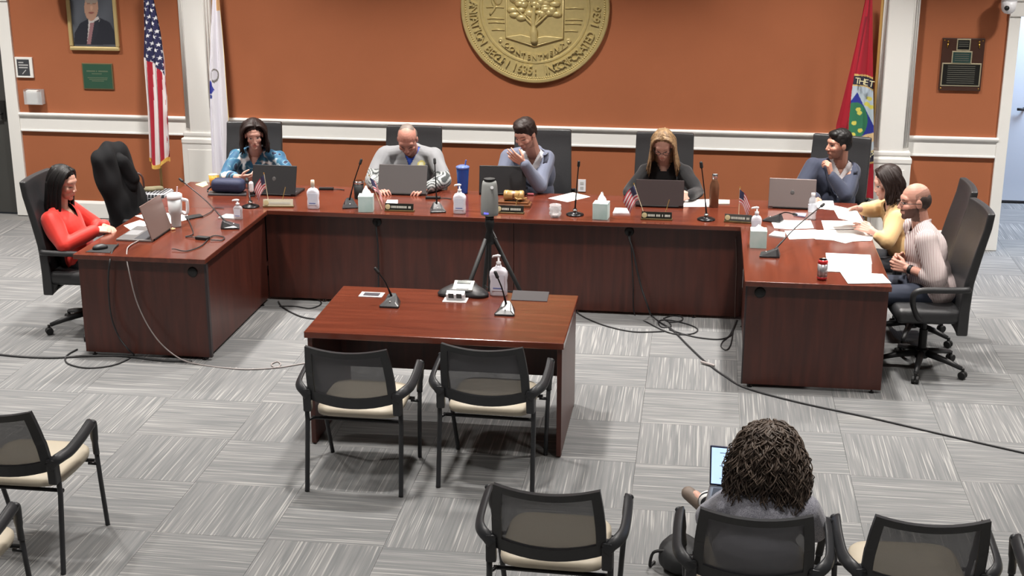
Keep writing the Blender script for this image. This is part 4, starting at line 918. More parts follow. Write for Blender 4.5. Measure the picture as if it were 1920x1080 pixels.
# small flat things
sheet('white business cards in a tray by the middle tissue box', [(1149, 402), (1153, 392), (1180, 393), (1182, 402)], th=0.012, group='card trays', name='card_tray', m=M_whitep, cat='tray')
sheet('white cards behind the black name plate', [(722, 386), (726, 377), (746, 377), (746, 386)], th=0.010, group='card trays', name='card_tray', m=M_whitep, cat='tray')
sheet('grey power module set in the left desk wing', [(409, 410), (424, 403), (448, 405), (440, 412)], th=0.010, group='desk power modules', name='power_module', m=mat('module_silver', (196, 194, 194), rough=0.4), cat='power outlet')
sheet('grey power module beside the tissue box on the right wing', [(1441, 443), (1452, 435), (1472, 438), (1472, 447)], th=0.010, group='desk power modules', name='power_module', m=mat('module_silver', ()), cat='power outlet')
o = sheet('black mouse pad at the front of the left desk wing', [(160, 473), (192, 459), (218, 459), (206, 475)], th=0.003, group='mats', name='mouse_pad', m=M_black, cat='mouse pad')
p = D(188, 467); m = MB().ell((0, 0, 0.006), (0.032, 0.055, 0.028), n=18, m=10); m.v = [(x, y, max(z, 0.0)) for x, y, z in m.v]
o = m.build('computer_mouse', M_blackp, smooth=True); o.location = (p.x, p.y, DH+0.0035); o.rotation_euler.z = -0.9; tag(o, 'black mouse on the pad before the person in red', 'mouse')
o = sheet('dark phone lying behind the tumbler', [(346, 407), (375, 403), (381, 407), (350, 413)], th=0.009, group='phones', name='mobile_phone', m=M_black, cat='phone')
o = sheet('pale phone lying right of the brown bottle', [(1345, 384), (1346, 376), (1368, 377), (1368, 384)], th=0.010, group='phones', name='mobile_phone', m=mat('phone_cream', (206, 200, 190), rough=0.3), cat='phone')
o = sheet('phone with a bright screen left of the water bottle', [(1488, 405), (1492, 401), (1512, 402), (1510, 408)], th=0.009, group='phones', name='mobile_phone', m=mat('phone_screen', (140, 150, 180), rough=0.15), cat='phone')
p = D(380, 449); t = thing('cable_adapter', 'small black cable adapter on the left desk wing', 'adapter', p); MB().box((0, 0, 0.011), (0.10, 0.045, 0.022), (0, 0, -0.2)).build('case', M_black, t, bevel=0.004); MB().tube([(-0.05, 0, 0.012), (-0.075, 0.01, 0.012)], 0.005, 6).build('plug_end', M_chrome, t)
m = MB(); 
for k in range(4): m.ell((0.016*math.cos(k*1.7), 0.014*math.sin(k*1.7), 0.008), (0.010, 0.008, 0.007), n=8, m=5)
o = m.build('snack_crumbs', mat('nut_pale', (222, 190, 140), rough=0.6), smooth=True); o.location = D(323, 431); tag(o, 'few pale crumbs in front of the tumbler', 'snack', kind='stuff')
# closed notebook, navy bag and white pill shaped speaker near the person in blue
p = D(427, 364)+Vector((0, 0.03, 0.0125)); t = thing('handbag', 'navy soft bag lying on the desk by the person in blue', 'bag', p); M_navy = mat('navy_fabric', (44, 50, 78), rough=0.7, bump=0.2, bscale=40)
MB().box((0, 0, 0.055), (0.27, 0.13, 0.11)).build('body', M_navy, t, bevel=0.04, seg=4, smooth=True); MB().tube(smooth_path([(-0.13, -0.03, 0.05), (-0.165, -0.03, 0.02), (-0.16, -0.05, 0.006)], 4), 0.007, 6).build('strap', M_black, t, smooth=True)
MB().tube([(-0.11, 0.0, 0.108), (0.11, 0.0, 0.108)], 0.004, 6).build('zipper', M_black, t)
sheet('dark grey notebook in front of the navy bag', [(390, 367), (394, 360), (462, 361), (462, 368)], th=0.012, group='notebooks', name='notebook', m=mat('notebook_grey', (62, 60, 62), rough=0.5), cat='notebook')
p = D(472, 368); t = thing('phone_stand', 'upright white capsule on a black holder left of the first laptop', 'device', p); MB().cap((0, 0, 0.05), 0.019, (0, 0, 0.105), 0.019, 14).build('white_shell', M_whitep, t, smooth=True); MB().lathe([(0.001, 0), (0.026, 0), (0.026, 0.01), (0.012, 0.014), (0.012, 0.04), (0.001, 0.04)], 16).build('holder_foot', M_black, t)
p = D(398, 345)+Vector((0.0, 0.0, 0)); t = thing('drink_cup', 'orange drink cup behind the navy bag by the pilaster', 'cup', (PY(406, 335, 1.02).x-0.03, 1.02, DH)); MB().lathe([(0.001, 0), (0.028, 0), (0.036, 0.09), (0.001, 0.09)], 18).build('cup', mat('orange_juice', (226, 164, 72), rough=0.3), t, smooth=True); MB().lathe([(0.037, 0.088), (0.037, 0.094), (0.001, 0.096)], 18).build('lid', mat('cup_lid', (226, 206, 160), rough=0.4), t)
# a car key, adapters behind bottles
for lab, u, v in (('black adapter between the first laptop and milky bottle', 612, 356), ('black adapter right of the grey laptop', 812, 373)):
    t = thing('cable_adapter', lab, 'adapter', D(u, v)); MB().box((0, 0, 0.010), (0.12, 0.035, 0.02), (0, 0, 0.1)).build('case', M_black, t, bevel=0.004); MB().tube(smooth_path([(0.06, 0, 0.008), (0.10, 0.02, 0.005), (0.15, 0.0, 0.005)], 4), 0.004, 6).build('lead', M_black, t)
o = MB().cap((-0.018, 0, 0.009), 0.009, (0.018, 0, 0.009), 0.009, 10).build('candy', mat('candy_pink', (226, 120, 130), rough=0.4), smooth=True); o.location = D(995, 366); tag(o, 'small pink and white candy right of the sound block', 'candy')
# things on the central table
p = Tb(868, 555)+Vector((0, 0.07, 0)); t = thing('conference_phone', 'black three legged conference phone on the central table', 'phone', p); m = MB(); n = 48; vs = []
prof = [(0.96, 0.0), (1.0, 0.012), (0.97, 0.022), (0.80, 0.040), (0.55, 0.058), (0.30, 0.064), (0.02, 0.064)]
for r, z in prof:
    for k in range(n):
        a = 2*PI*k/n; rad = 0.135+0.045*math.cos(3*(a-PI/2)); vs.append((rad*r*math.cos(a), rad*r*math.sin(a), z))
m.add(vs, [(i*n+k, i*n+(k+1) % n, (i+1)*n+(k+1) % n, (i+1)*n+k) for i in range(len(prof)-1) for k in range(n)]+[tuple(range(n-1, -1, -1))]); m.build('shell', M_blackp, t, smooth=True)
MB().box((0, -0.045, 0.060), (0.13, 0.11, 0.012), (0.28, 0, 0)).build('console', mat('console_grey', (150, 152, 150), rough=0.35), t, bevel=0.003)
MB().box((0, -0.018, 0.076), (0.085, 0.03, 0.004), (0.28, 0, 0)).build('display', mat('lcd_grey', (96, 102, 98), rough=0.2), t)
MB().box((0, -0.068, 0.061), (0.075, 0.05, 0.006), (0.28, 0, 0)).build('keypad', M_whitep, t)
def module(lab, u, v, closed):
    t = thing('power_module', lab, 'power outlet', Tb(u, v), 0, 'table power modules')
    MB().span((-0.075, -0.05, 0), (0.075, 0.05, 0.004)).build('bezel', mat('module_silver', ()), t, bevel=0.001)
    if closed: MB().span((-0.05, -0.03, 0.0035), (0.05, 0.03, 0.0055)).build('cover', mat('module_dark', (66, 66, 74), rough=0.4), t)
    else:
        b = MB().box((0, 0.01, 0.026), (0.115, 0.045, 0.050), (0.35, 0, 0)).build('pop_up', M_whitep, t, bevel=0.002)
        for x in (-0.025, 0.025): MB().box((x, -0.0165, 0.033), (0.034, 0.004, 0.034), (0.35, 0, 0)).build('socket', M_blackp, b)
module('closed power module with a dark cover on the central table', 697, 553, True)
module('raised white power module with two sockets on the central table', 854, 563, False)
pts = [PZ(u, v, TH) for u, v in ((962, 545), (1030, 548), (1026, 566), (958, 563))]; c = sum(pts, Vector())/4
o = MB().prism([(q.x-c.x, q.y-c.y) for q in pts], 0.0002, 0.004).build('rubber_mat', mat('charcoal_mat', (58, 54, 56), rough=0.7), bevel=0.003); o.location = (c.x, c.y, TH); tag(o, 'dark rounded mat at the back right of the central table', 'mat')
# ------------------------------------------------------------------ speaker camera on tripod
gy = -0.62; g = PY(918, 405, gy)
t = thing('tripod', 'black tripod between the central table and the long desk', 'tripod', (g.x, gy, 0)); hz = g.z
MB().lathe([(0.012, 0.42), (0.012, hz-0.02), (0.03, hz-0.015), (0.03, hz), (0.001, hz)], 14).build('centre_column', M_black, t, smooth=True)
MB().lathe([(0.03, hz-0.20), (0.036, hz-0.17), (0.03, hz-0.13), (0.022, hz-0.10), (0.034, hz-0.06), (0.030, hz-0.02)], 14).build('head_block', M_black, t, smooth=True)
for a in (-2.4, 0.25, 1.9):
    c, s = math.cos(a), math.sin(a); MB().tube([(c*0.03, s*0.03, hz-0.16), (c*0.22, s*0.22, 0.42), (c*0.36, s*0.36, 0.012)], [0.017, 0.015, 0.011], 8).build('leg', M_black, t, smooth=True)
    MB().tube([(0, 0, 0.45), (c*0.22, s*0.22, 0.42)], 0.005, 6).build('brace', M_black, t)
    MB().ell((c*0.36, s*0.36, 0.012), (0.016, 0.016, 0.012), n=10, m=6).build('rubber_foot', M_black, t, smooth=True)
MB().tube([(0.02, -0.02, hz-0.09), (0.06, -0.08, hz-0.14)], 0.006, 6).build('pan_handle', M_black, t)
cmr = thing('conference_camera', 'grey capsule shaped conference camera on top of the tripod', 'camera', (g.x, gy, hz+0.001)); h = PY(918, 337, gy).z-hz
m = MB(); n = 28; prof = [(0.5, 0.0), (0.95, 0.008), (1.0, 0.03), (0.97, h*0.5), (0.86, h*0.85), (0.76, h*0.95), (0.62, h*0.985), (0.02, h*0.98)]; vs = []
for r, z in prof: vs += [(0.062*r*math.cos(2*PI*k/n), 0.052*r*math.sin(2*PI*k/n), z) for k in range(n)]
m.add(vs, [(i*n+k, i*n+(k+1) % n, (i+1)*n+(k+1) % n, (i+1)*n+k) for i in range(len(prof)-1) for k in range(n)]+[tuple(range(n-1, -1, -1)), tuple((len(prof)-1)*n+k for k in range(n))]); m.build('shell', mat('grey_fabric_shell', (150, 152, 150), rough=0.7, bump=0.2, bscale=400), cmr, smooth=True)
MB().lathe([(0.040, h*0.96), (0.040, h*1.03), (0.001, h*1.05)], 18).build('lens_cap', M_black, cmr)
MB().lathe([(0.001, 0), (0.011, 0), (0.011, 0.004), (0.001, 0.004)], 14, (0.024, -0.043, h*0.82), basis((0, -1, 0.15))).build('logo_disc', M_whitep, cmr)
MB().box((-0.016, -0.0505, 0.028), (0.032, 0.006, 0.010), (0, 0, -0.1)).build('status_light', mat('status_blue', (96, 96, 220), rough=0.3, emit=(90, 90, 240), estr=1.2), cmr)
# ------------------------------------------------------------------ cables
def cable(lab, pts, r, m, name='cable', k=8):
    P = smooth_path(pts, k); c = P[0].copy(); c.z = 0; o = MB().tube([q-c for q in P], r, 6).build(name, m, smooth=True); o.location = c; return tag(o, lab, 'cable')
def F(u, v, z=0.006): return PZ(u, v, z)
M_cblk = mat('cable_black', (36, 36, 38), rough=0.5); M_cgry = mat('cable_grey', (150, 142, 140), rough=0.5)
yf = DF+0.03
cable('pale grey cable hanging from the silver laptop down to the floor', [D(263, 452)+Vector((0, 0, 0.008)), D(243, 463)+Vector((0, 0, 0.008)), D(238, 474)+Vector((0, 0, 0.007)), PY(240, 500, DF-0.012), PY(258, 570, DF-0.012), PY(290, 630, DF-0.03), PY(330, 668, DF-0.03), F(372, 683), F(450, 692), F(512, 690), F(526, 684), F(520, 678), F(509, 683), F(520, 689), F(560, 683), F(600, 676)], 0.0045, M_cgry)
cable('dark cable hanging down the end panel of the left desk wing', [D(222, 460)+Vector((0, 0, 0.008)), D(212, 470)+Vector((0, 0, 0.007)), PY(206, 490, DF-0.012), PY(203, 530, DF-0.01), PY(208, 590, DF-0.01), PY(222, 630, DF-0.02), PY(240, 655, DF-0.04), F(250, 668), F(215, 684), F(165, 690), F(128, 682), F(124, 668), F(145, 655)], 0.006, M_cblk)
cable('thick black cable running to the left edge of the floor', [F(-500, 640), F(-200, 655), F(-40, 662), F(40, 669), F(100, 671), F(160, 668), F(230, 668), F(300, 676), F(360, 678)], 0.009, M_cblk)
cable('thin black cable from the left desk corner towards the table', [F(522, 565), F(530, 576), F(560, 592), F(590, 598), F(640, 600)], 0.006, M_cblk)
cable('looped black cable on the carpet behind the central table', [F(524, 574), F(552, 574), F(580, 578), F(598, 573), F(602, 566), F(590, 561), F(570, 559), F(548, 560)], 0.005, M_cblk)
gp = Vector((g2.x, DCF+0.052, g2.z))
cable('black cable dropping from the right grommet of the long desk', [gp, gp+Vector((0.0, -0.02, -0.04)), PY(1187, 470, DCF-0.0), PY(1200, 530, DCF-0.05), PY(1215, 575, DCF-0.10), F(1222, 592), F(1240, 606), F(1260, 618), F(1290, 648), F(1322, 678), F(1360, 706), F(1400, 728), F(1500, 755), F(1640, 785), F(1800, 822), F(1960, 858)], 0.007, M_cblk)
cable('second black cable dropping from the right grommet', [gp+Vector((0.01, -0.002, 0)), gp+Vector((0.01, -0.025, -0.04)), PY(1184, 470, DCF+0.02), PY(1187, 530, DCF-0.02), F(1190, 590), F(1215, 605), F(1250, 622), F(1275, 627), F(1300, 625), F(1308, 617), F(1290, 608), F(1255, 600), F(1235, 602), F(1240, 613), F(1258, 612), F(1254, 604)], 0.005, M_cblk)
cable('thin cable sweeping from the central table to the cable pile', [F(1080, 585), F(1100, 597), F(1140, 612), F(1190, 622), F(1245, 621)], 0.005, M_cblk)
cable('small oval loop of cable by the foot of the long desk', [F(1244, 597), F(1260, 592), F(1278, 594), F(1278, 601), F(1258, 604), F(1245, 599)], 0.005, M_cblk)
cable('cable running from the pile to the right desk wing', [F(1255, 618), F(1300, 631), F(1345, 636), F(1368, 630), F(1376, 615), F(1382, 600)], 0.005, M_cblk)
cable('loose cable loop beside the right desk wing', [F(1380, 603), F(1368, 628), F(1355, 640), F(1352, 650), F(1362, 656), F(1370, 645), F(1374, 622)], 0.004, M_cblk)
cable('thin pale cable hanging at the right end of the long desk', [PY(1380, 445, DCF+0.055), PY(1381, 500, DCF+0.05), PY(1379, 560, DCF+0.045), PY(1378, 598, DCF+0.04)], 0.004, mat('cable_dim', (92, 74, 68), rough=0.5))
gp = Vector((g1.x, DCF+0.052, g1.z))
cable('black cable hanging from the left grommet of the long desk', [gp, gp+Vector((0, -0.02, -0.05)), PY(709, 470, DCF+0.01), PY(710, 540, DCF+0.0), F(712, 572)], 0.007, M_cblk)
o = MB().cap((-0.05, 0, 0), 0.010, (0.05, 0, 0), 0.010, 8).build('cable_connector', M_cgry, smooth=True); q = F(1327, 682, 0.014); o.location = q; o.rotation_euler.z = -0.62; tag(o, 'pale connector in the long black cable on the carpet', 'connector')
cable('black lead looping between phone and adapter on the left wing', [D(352, 411)+Vector((0, 0, 0.012)), D(358, 424)+Vector((0, 0, 0.006)), D(362, 440)+Vector((0, 0, 0.006)), D(348, 445)+Vector((0, 0, 0.006)), D(366, 447)+Vector((0, 0, 0.012))], 0.004, M_cblk)
cable('black lead ending in two plugs at the front of the left wing', [D(395, 452)+Vector((0, 0, 0.010)), D(415, 452)+Vector((0, 0, 0.006)), D(420, 446)+Vector((0, 0, 0.006)), D(398, 444)+Vector((0, 0, 0.006)), D(378, 462)+Vector((0, 0, 0.006)), D(350, 472)+Vector((0, 0, 0.006)), D(328, 470)+Vector((0, 0, 0.012)), D(322, 470)+Vector((0, 0, 0.012))], 0.004, M_cblk)
cable('thin lead from the phone to the microphone on the left wing', [D(380, 407)+Vector((0, 0, 0.006)), D(395, 399)+Vector((0, 0, 0.006)), D(404, 391)+Vector((0, 0, 0.006)), D(420, 392)+Vector((0, 0, 0.006))], 0.003, M_cblk)
# ------------------------------------------------------------------ people
M_skin = vcol_mat('skin_tone', rough=0.5, spec=0.35)
def frame_from(look, roll=0.0, up=(0, 0, 1)):
    f = Vector(look).normalized(); r = f.cross(Vector(up)).normalized(); u = r.cross(f)
    if roll: Q = Matrix.Rotation(roll, 3, f); r = Q @ r; u = Q @ u
    return Matrix((r, f, u)).transposed()
def join_meshes(parts, name):
    bm = bmesh.new()
    for me in parts: bm.from_mesh(me)
    out = bpy.data.meshes.new(name); bm.to_mesh(out); bm.free(); out.update(); return out
def smoothshade(me): me.polygons.foreach_set('use_smooth', [True]*len(me.polygons)); me.update()
def head_mb(c, M, s, jaw=1.0, fem=False):
    mb = MB(); q0 = 0.82 if fem else 1.0
    def E(p, r): mb.ell(Vector(c)+M @ (Vector(p)*s), tuple(x*s for x in r), M, 20, 14)
    E((0, -0.016, 0.032), (0.074, 0.093, 0.088)); E((0, 0.022, -0.012), (0.064*jaw, 0.068, 0.082)); E((0, 0.034, -0.060), (0.050*jaw, 0.052, 0.050)); E((0, 0.066, -0.092), (0.024*jaw, 0.022, 0.020))
    E((0, 0.060-0.004*fem, 0.030+0.004*fem), (0.054, 0.026, 0.030)); E((0, 0.078, -0.056), (0.026, 0.016, 0.020))
    for q in (-1, 1):
        E((q*0.037, 0.060-0.007*fem, -0.022), (0.026-0.003*fem, 0.024-0.003*fem, 0.024)); E((q*0.074, -0.010, -0.006), (0.009, 0.020, 0.031)); E((q*0.012, 0.093, -0.030), (0.009, 0.009, 0.008))
    W = lambda p: Vector(c)+M @ (Vector(p)*s)
    mb.cap(W((0, 0.080, 0.012)), 0.009*s*q0, W((0, 0.102-0.006*fem, -0.024)), 0.012*s*q0)
    return mb
def paint_head(me, c, M, s, skin, cfg, n0, n1):
    a = mverts(me); l = (a-np.array(c))@np.array(M)/s; h = slice(n0, n1); x, y, z = l[h, 0], l[h, 1], l[h, 2]
    for q in (-1, 1): l[h, 1] = l[h, 1]-0.008*np.exp(-(((x-q*0.031)/0.016)**2+((z-0.004)/0.011)**2))*(y > 0.02)
    l[h, 1] -= 0.0012*np.exp(-((x/0.02)**2+((z+0.057)/0.0035)**2))*(y > 0.02)
    a[h] = (l[h]*s)@np.array(M).T+np.array(c); set_verts(me, a)
    col = np.tile(L3(skin), (len(a), 1)); ch = col[h]
    def put(mask, rgb, k=1.0): ch[mask] = ch[mask]*(1-k)+L3(rgb)*k
    fr = y > 0.02
    put(fr & (((np.abs(x)-0.042)/0.022)**2+((z+0.030)/0.018)**2 < 1), tuple(min(255, int(v*f)) for v, f in zip(skin, (1.0, 0.86, 0.84))), 0.3)
    lip = cfg.get('lip', tuple(int(v*f) for v, f in zip(skin, (0.92, 0.56, 0.56) if cfg.get('fem') else (0.86, 0.66, 0.64))))
    put(fr & ((x/0.019)**2+((z+0.057)/0.0065)**2 < 1), lip, 0.65)
    br = cfg.get('brow', (60, 42, 34))
    for q in (-1, 1):
        put(fr & (((x-q*0.032)/0.019)**2+((z-0.025-0.004*np.cos((x-q*0.032)*60))/(0.0026 if cfg.get('fem') else 0.0042))**2 < 1), br, 0.6 if cfg.get('fem') else 0.8)
        if cfg.get('eyes', True):
            put(fr & (((x-q*0.031)/0.0150)**2+((z-0.005)/0.0062)**2 < 1), (206, 196, 192)); put(fr & (((x-q*0.031)/0.0062)**2+((z-0.0045)/0.0062)**2 < 1), (50, 38, 34))
            put(fr & (((x-q*0.031)/0.0165)**2+((z-0.012)/0.0032)**2 < 1), (70, 48, 44))
        else: put(fr & (((x-q*0.031)/0.0160)**2+((z-0.000)/0.0038)**2 < 1), (80, 56, 50))
    if 'beard' in cfg:
        bd = (((z < -0.030) & (np.abs(x) > 0.030)) | (z < -0.070) | ((z < -0.040) & (z > -0.049) & (np.abs(x) < 0.03))) & (y > -0.015) & (z > -0.125); put(bd, cfg['beard'][0], cfg['beard'][1])
    if 'scalp' in cfg:
        sc = (z > cfg['scalp'][2]-0.55*np.minimum(y+0.02, 0)*0) & (y < cfg['scalp'][3]) & (np.abs(x) < 0.09) | ((y < 0.01) & (z > -0.06) & (np.abs(x) < 0.072)); put(sc & (z < 0.085-0.4*np.maximum(y+0.05, 0)), cfg['scalp'][0], cfg['scalp'][1])
    col[h] = ch; return col
def hand_mb(mb, wr, d, th, side, curl, s=1.0, spread=0.0, tcurl=0.3):
    d = Vector(d).normalized(); th = Vector(th); th = (th-d*th.dot(d)).normalized(); pn = d.cross(th)*(1 if side == 'L' else -1); wr = Vector(wr)
    cl = curl if isinstance(curl, (list, tuple)) else [curl]*4
    for k, (off, L) in enumerate(((1.5, 0.070), (0.5, 0.078), (-0.5, 0.072), (-1.5, 0.056))):
        mcp = wr+d*(0.090-0.006*abs(off-0.5))*s+th*off*0.0195*s
        mb.cap(wr+th*off*0.011*s, 0.0145*s, mcp, 0.0115*s, 10)
        p = mcp; ang = 0.0; dd = (d+th*off*spread).normalized(); ax = dd
        for q, (fr, r0, r1) in enumerate(((0.45, 0.0095, 0.0085), (0.31, 0.0085, 0.0078), (0.24, 0.0078, 0.0066))):
            ang += cl[k]*(0.8, 1.1, 0.7)[q]; v = dd*math.cos(ang)+pn*math.sin(ang); e = p+v*L*fr*s; mb.cap(p, r0*s, e, r1*s, 10); p = e
    r0 = wr+th*0.016*s+d*0.018*s; v = (th*0.72+d*0.62+pn*tcurl).normalized(); e = r0+v*0.042*s; mb.cap(r0, 0.0145*s, e, 0.011*s, 10)
    v2 = (d*0.85+th*0.25+pn*(tcurl+0.25)).normalized(); e2 = e+v2*0.030*s; mb.cap(e, 0.0105*s, e2, 0.0092*s, 10); mb.cap(e2, 0.0092*s, e2+v2*0.022*s, 0.0075*s, 10)
def torso_mb(mb, J, inf, k=1.0, w=1.0):
    P, N = J['P'], J['N']; up = (N-P).normalized(); R = (J['shR']-J['shL']); R = (R-up*R.dot(up)).normalized(); f = up.cross(R)
    M = Matrix((R, f, up)).transposed(); L = (N-P).length
    def E(t, fo, r): mb.ell(P+up*L*t+f*fo, tuple(x*k+inf for x in r), M, 24, 16)
    E(0.0, 0, (0.165*w, 0.125*w, 0.13)); E(0.30, 0.012*w, (0.148*w, 0.118*w, 0.17)); E(0.62, 0.0, (0.160*w, 0.112*w, 0.18)); E(0.82, -0.005, (0.150, 0.088, 0.11))
    for sh in (J['shL'], J['shR']):
        mb.cap(N+up*0.0-f*0.01, 0.052*k+inf, sh, 0.050*k+inf); mb.cap(sh, 0.056*k+inf, P+up*L*0.60+(sh-N)*0.45, 0.075*k+inf)
    return M, N
def sit_legs(J):
    P, f = J['P'], Vector(J['face']); f.z = 0; f.normalize(); r = f.cross(Vector((0, 0, 1)))
    J.setdefault('hipR', P+r*0.085-Vector((0, 0, 0.02))); J.setdefault('hipL', P-r*0.085-Vector((0, 0, 0.02)))
    for q, sg in (('R', 1), ('L', -1)):
        J.setdefault('kn'+q, J['hip'+q]+f*0.40+r*sg*0.05+Vector((0, 0, 0.01))); J.setdefault('an'+q, J['kn'+q]+f*0.02-Vector((0, 0, J['kn'+q].z-0.085)))
        J.setdefault('toe'+q, J['an'+q]+f*0.15-Vector((0, 0, 0.045)))
def person(label, J, skin, head, top, hands, scale=1.0, legs=None, w=1.0, group=None, jaw=1.0, cfg=None):
    """J joints in world coordinates; top: list of garment dicts; hands: {'L':(d, thumb, curl, spread)}"""
    sit_legs(J); cfg = cfg or {}
    base = Vector((J['P'].x, J['P'].y, 0)); root = thing('person', label, 'person', base)
    k = scale
    body = MB(); torso_mb(body, J, -0.014, k, w)
    for q in 'LR':
        body.cap(J['sh'+q], 0.040*k, J['el'+q], 0.034*k); body.cap(J['hip'+q], 0.07*k, J['kn'+q], 0.048*k); body.cap(J['kn'+q], 0.046*k, J['an'+q], 0.032*k); body.cap(J['an'+q], 0.034*k, J['toe'+q], 0.028*k)
    m1 = remesh(body, 0.013, 2)
    arms = MB()
    for q in 'LR':
        arms.cap(J['el'+q], 0.036*k, J['el'+q].lerp(J['wr'+q], 0.35), 0.036*k, flat=1.0); arms.cap(J['el'+q].lerp(J['wr'+q], 0.3), 0.036*k, J['wr'+q], 0.0245*k)
        d, th, cu, sp = hands[q]; hand_mb(arms, J['wr'+q], d, th, q, cu, 1.02*k, sp)
    m2 = remesh(arms, 0.0038, 2)
    hc, look, roll, hs = head; M = frame_from(look, roll); hm = head_mb(hc, M, hs, jaw, bool(cfg.get('fem')))
    nb = Vector(hc)+M @ Vector((0, -0.028, -0.05))*hs; hm.cap(nb, 0.052*hs, J['N']+Vector((0, 0, 0.0)), 0.060*hs); 
    m3 = remesh(hm, 0.0036, 2)
    n0 = len(m1.vertices)+len(m2.vertices); n1 = n0+len(m3.vertices)
    me = join_meshes([m1, m2, m3], 'body'); col = paint_head(me, hc, M, hs, skin, cfg, n0, n1); paint(me, col)
    a = mverts(me); set_verts(me, a-np.array(base)); smoothshade(me); link('body', me, M_skin, root)
    for g in top:
        gm = MB(); inf = g.get('inf', 0.006); fr, N = torso_mb(gm, J, inf, k, w*g.get('w', 1.0))
        end = g.get('sleeve', 1.0)
        if end > 0:
            for q in 'LR':
                sh, el, wr = J['sh'+q], J['el'+q], J['wr'+q]; b = g.get('bulk', 0.012)
                gm.cap(sh, 0.052*k+b+inf*0.5, el, 0.042*k+b+inf*0.4); e2 = el.lerp(wr, end); gm.cap(el, 0.040*k+b+inf*0.4, e2, 0.031*k+b*g.get('cuff', 0.8)+inf*0.3)
        if g.get('collar'): gm.tube([N+fr @ Vector((0.062*math.cos(t)*k, 0.060*math.sin(t)*k-0.012, 0.035-0.030*max(0, math.sin(t)))) for t in np.linspace(0, 2*PI, 21)[:-1]], g['collar'], 8, closed=True)
        if g.get('hem'): gm.ell(J['P']+Vector((0, 0, 0.02)), (0.175*w+inf, 0.16*w+inf, 0.13))
        gme = remesh(gm, g.get('voxel', 0.0075), 3)
        fold_noise(gme, g.get('fold', 0.0035), g.get('freq', 28), g.get('seed', 3))
        if g.get('cut'):
            Mn = np.array(fr); Nn = np.array(N); fn = g['cut']; cut_mesh(gme, lambda c: fn((c-Nn)@Mn))
        if g.get('paint'):
            Mn = np.array(fr); Nn = np.array(N); aa = mverts(gme); paint(gme, g['paint']((aa-Nn)@Mn, aa))
        if g.get('lapel'):
            from mathutils.bvhtree import BVHTree
            bv = BVHTree.FromPolygons([tuple(v.co) for v in gme.vertices], [tuple(p.vertices) for p in gme.polygons]); dep, kk = g['lapel']
            for sg in (-1, 1):
                rows = []
                for z in np.linspace(0.035, -dep+0.01, 14):
                    row = []; wl = 0.052*min(1.0, (0.06-z)/0.07)*min(1, (z+dep+0.02)/0.07)+0.006
                    for e in (0.0, 0.5, 1.0):
                        xx = sg*((z+dep)*kk-0.004+wl*e); org = N+fr @ Vector((xx, 0.158, z)); hit = bv.ray_cast(org, fr @ Vector((0, -1, 0)), 0.3)
                        row.append((hit[0] if hit[0] is not None else N+fr @ Vector((xx, 0.09, z)))+fr @ Vector((0, 0.006+0.004*(1-e), 0))-base)
                    rows.append(row)
                MB().grid(rows).build('lapel', g['mat'], root, smooth=True, thick=0.006)
        set_verts(gme, mverts(gme)-np.array(base)); smoothshade(gme); link(g['name'], gme, g['mat'], root)
    if legs:
        lm = MB(); P = J['P']; lm.ell(P-Vector((0, 0, 0.02)), (0.168*w, 0.155*w, 0.125))
        for q in 'LR': lm.cap(J['hip'+q], 0.088*k, J['kn'+q], 0.064*k); lm.cap(J['kn'+q], 0.064*k, J['an'+q]+Vector((0, 0, 0.03)), 0.052*k)
        lme = remesh(lm, 0.010, 3); fold_noise(lme, 0.0035, 24, 5); set_verts(lme, mverts(lme)-np.array(base)); smoothshade(lme); link('trousers', lme, legs[0], root)
        for q in 'LR':
            sm = MB(); f = (J['toe'+q]-J['an'+q]); f.z = 0; f.normalize(); an = J['an'+q]; sm.cap(an-f*0.035+Vector((0, 0, -0.035)), 0.042*k, J['toe'+q]+f*0.03, 0.036*k); sm.cap(an, 0.042, an-Vector((0, 0, 0.04)), 0.044)
            sme = remesh(sm, 0.009, 2); aa = mverts(sme); aa[:, 2] = np.maximum(aa[:, 2], 0.004); set_verts(sme, aa-np.array(base)); smoothshade(sme); link('shoe', sme, legs[1], root)
    return root, M, base
def add_part(root, base, mb, name, m, smooth=True, me=None):
    if me is None: me = mb.mesh(name)
    set_verts(me, mverts(me)-np.array(base)); 
    return link(name, me, m, root, smooth=smooth)
def short_hair(root, base, c, M, s, m, extra=(), seed=1, front=0.0):
    mb = MB(); W = lambda p: Vector(c)+M @ (Vector(p)*s)
    def E(p, r): mb.ell(W(p), tuple(x*s for x in r), M, 20, 14)
    E((0, -0.024+front, 0.050), (0.081, 0.097, 0.084)); E((0, -0.045, 0.005), (0.077, 0.072, 0.072))
    for q in (-1, 1): E((q*0.060, -0.012, 0.030), (0.022, 0.040, 0.045))
    for p, r in extra: E(p, r)
    me = remesh(mb, 0.0045, 1); fold_noise(me, 0.0012, 130, seed); add_part(root, base, None, 'hair', m, me=me)
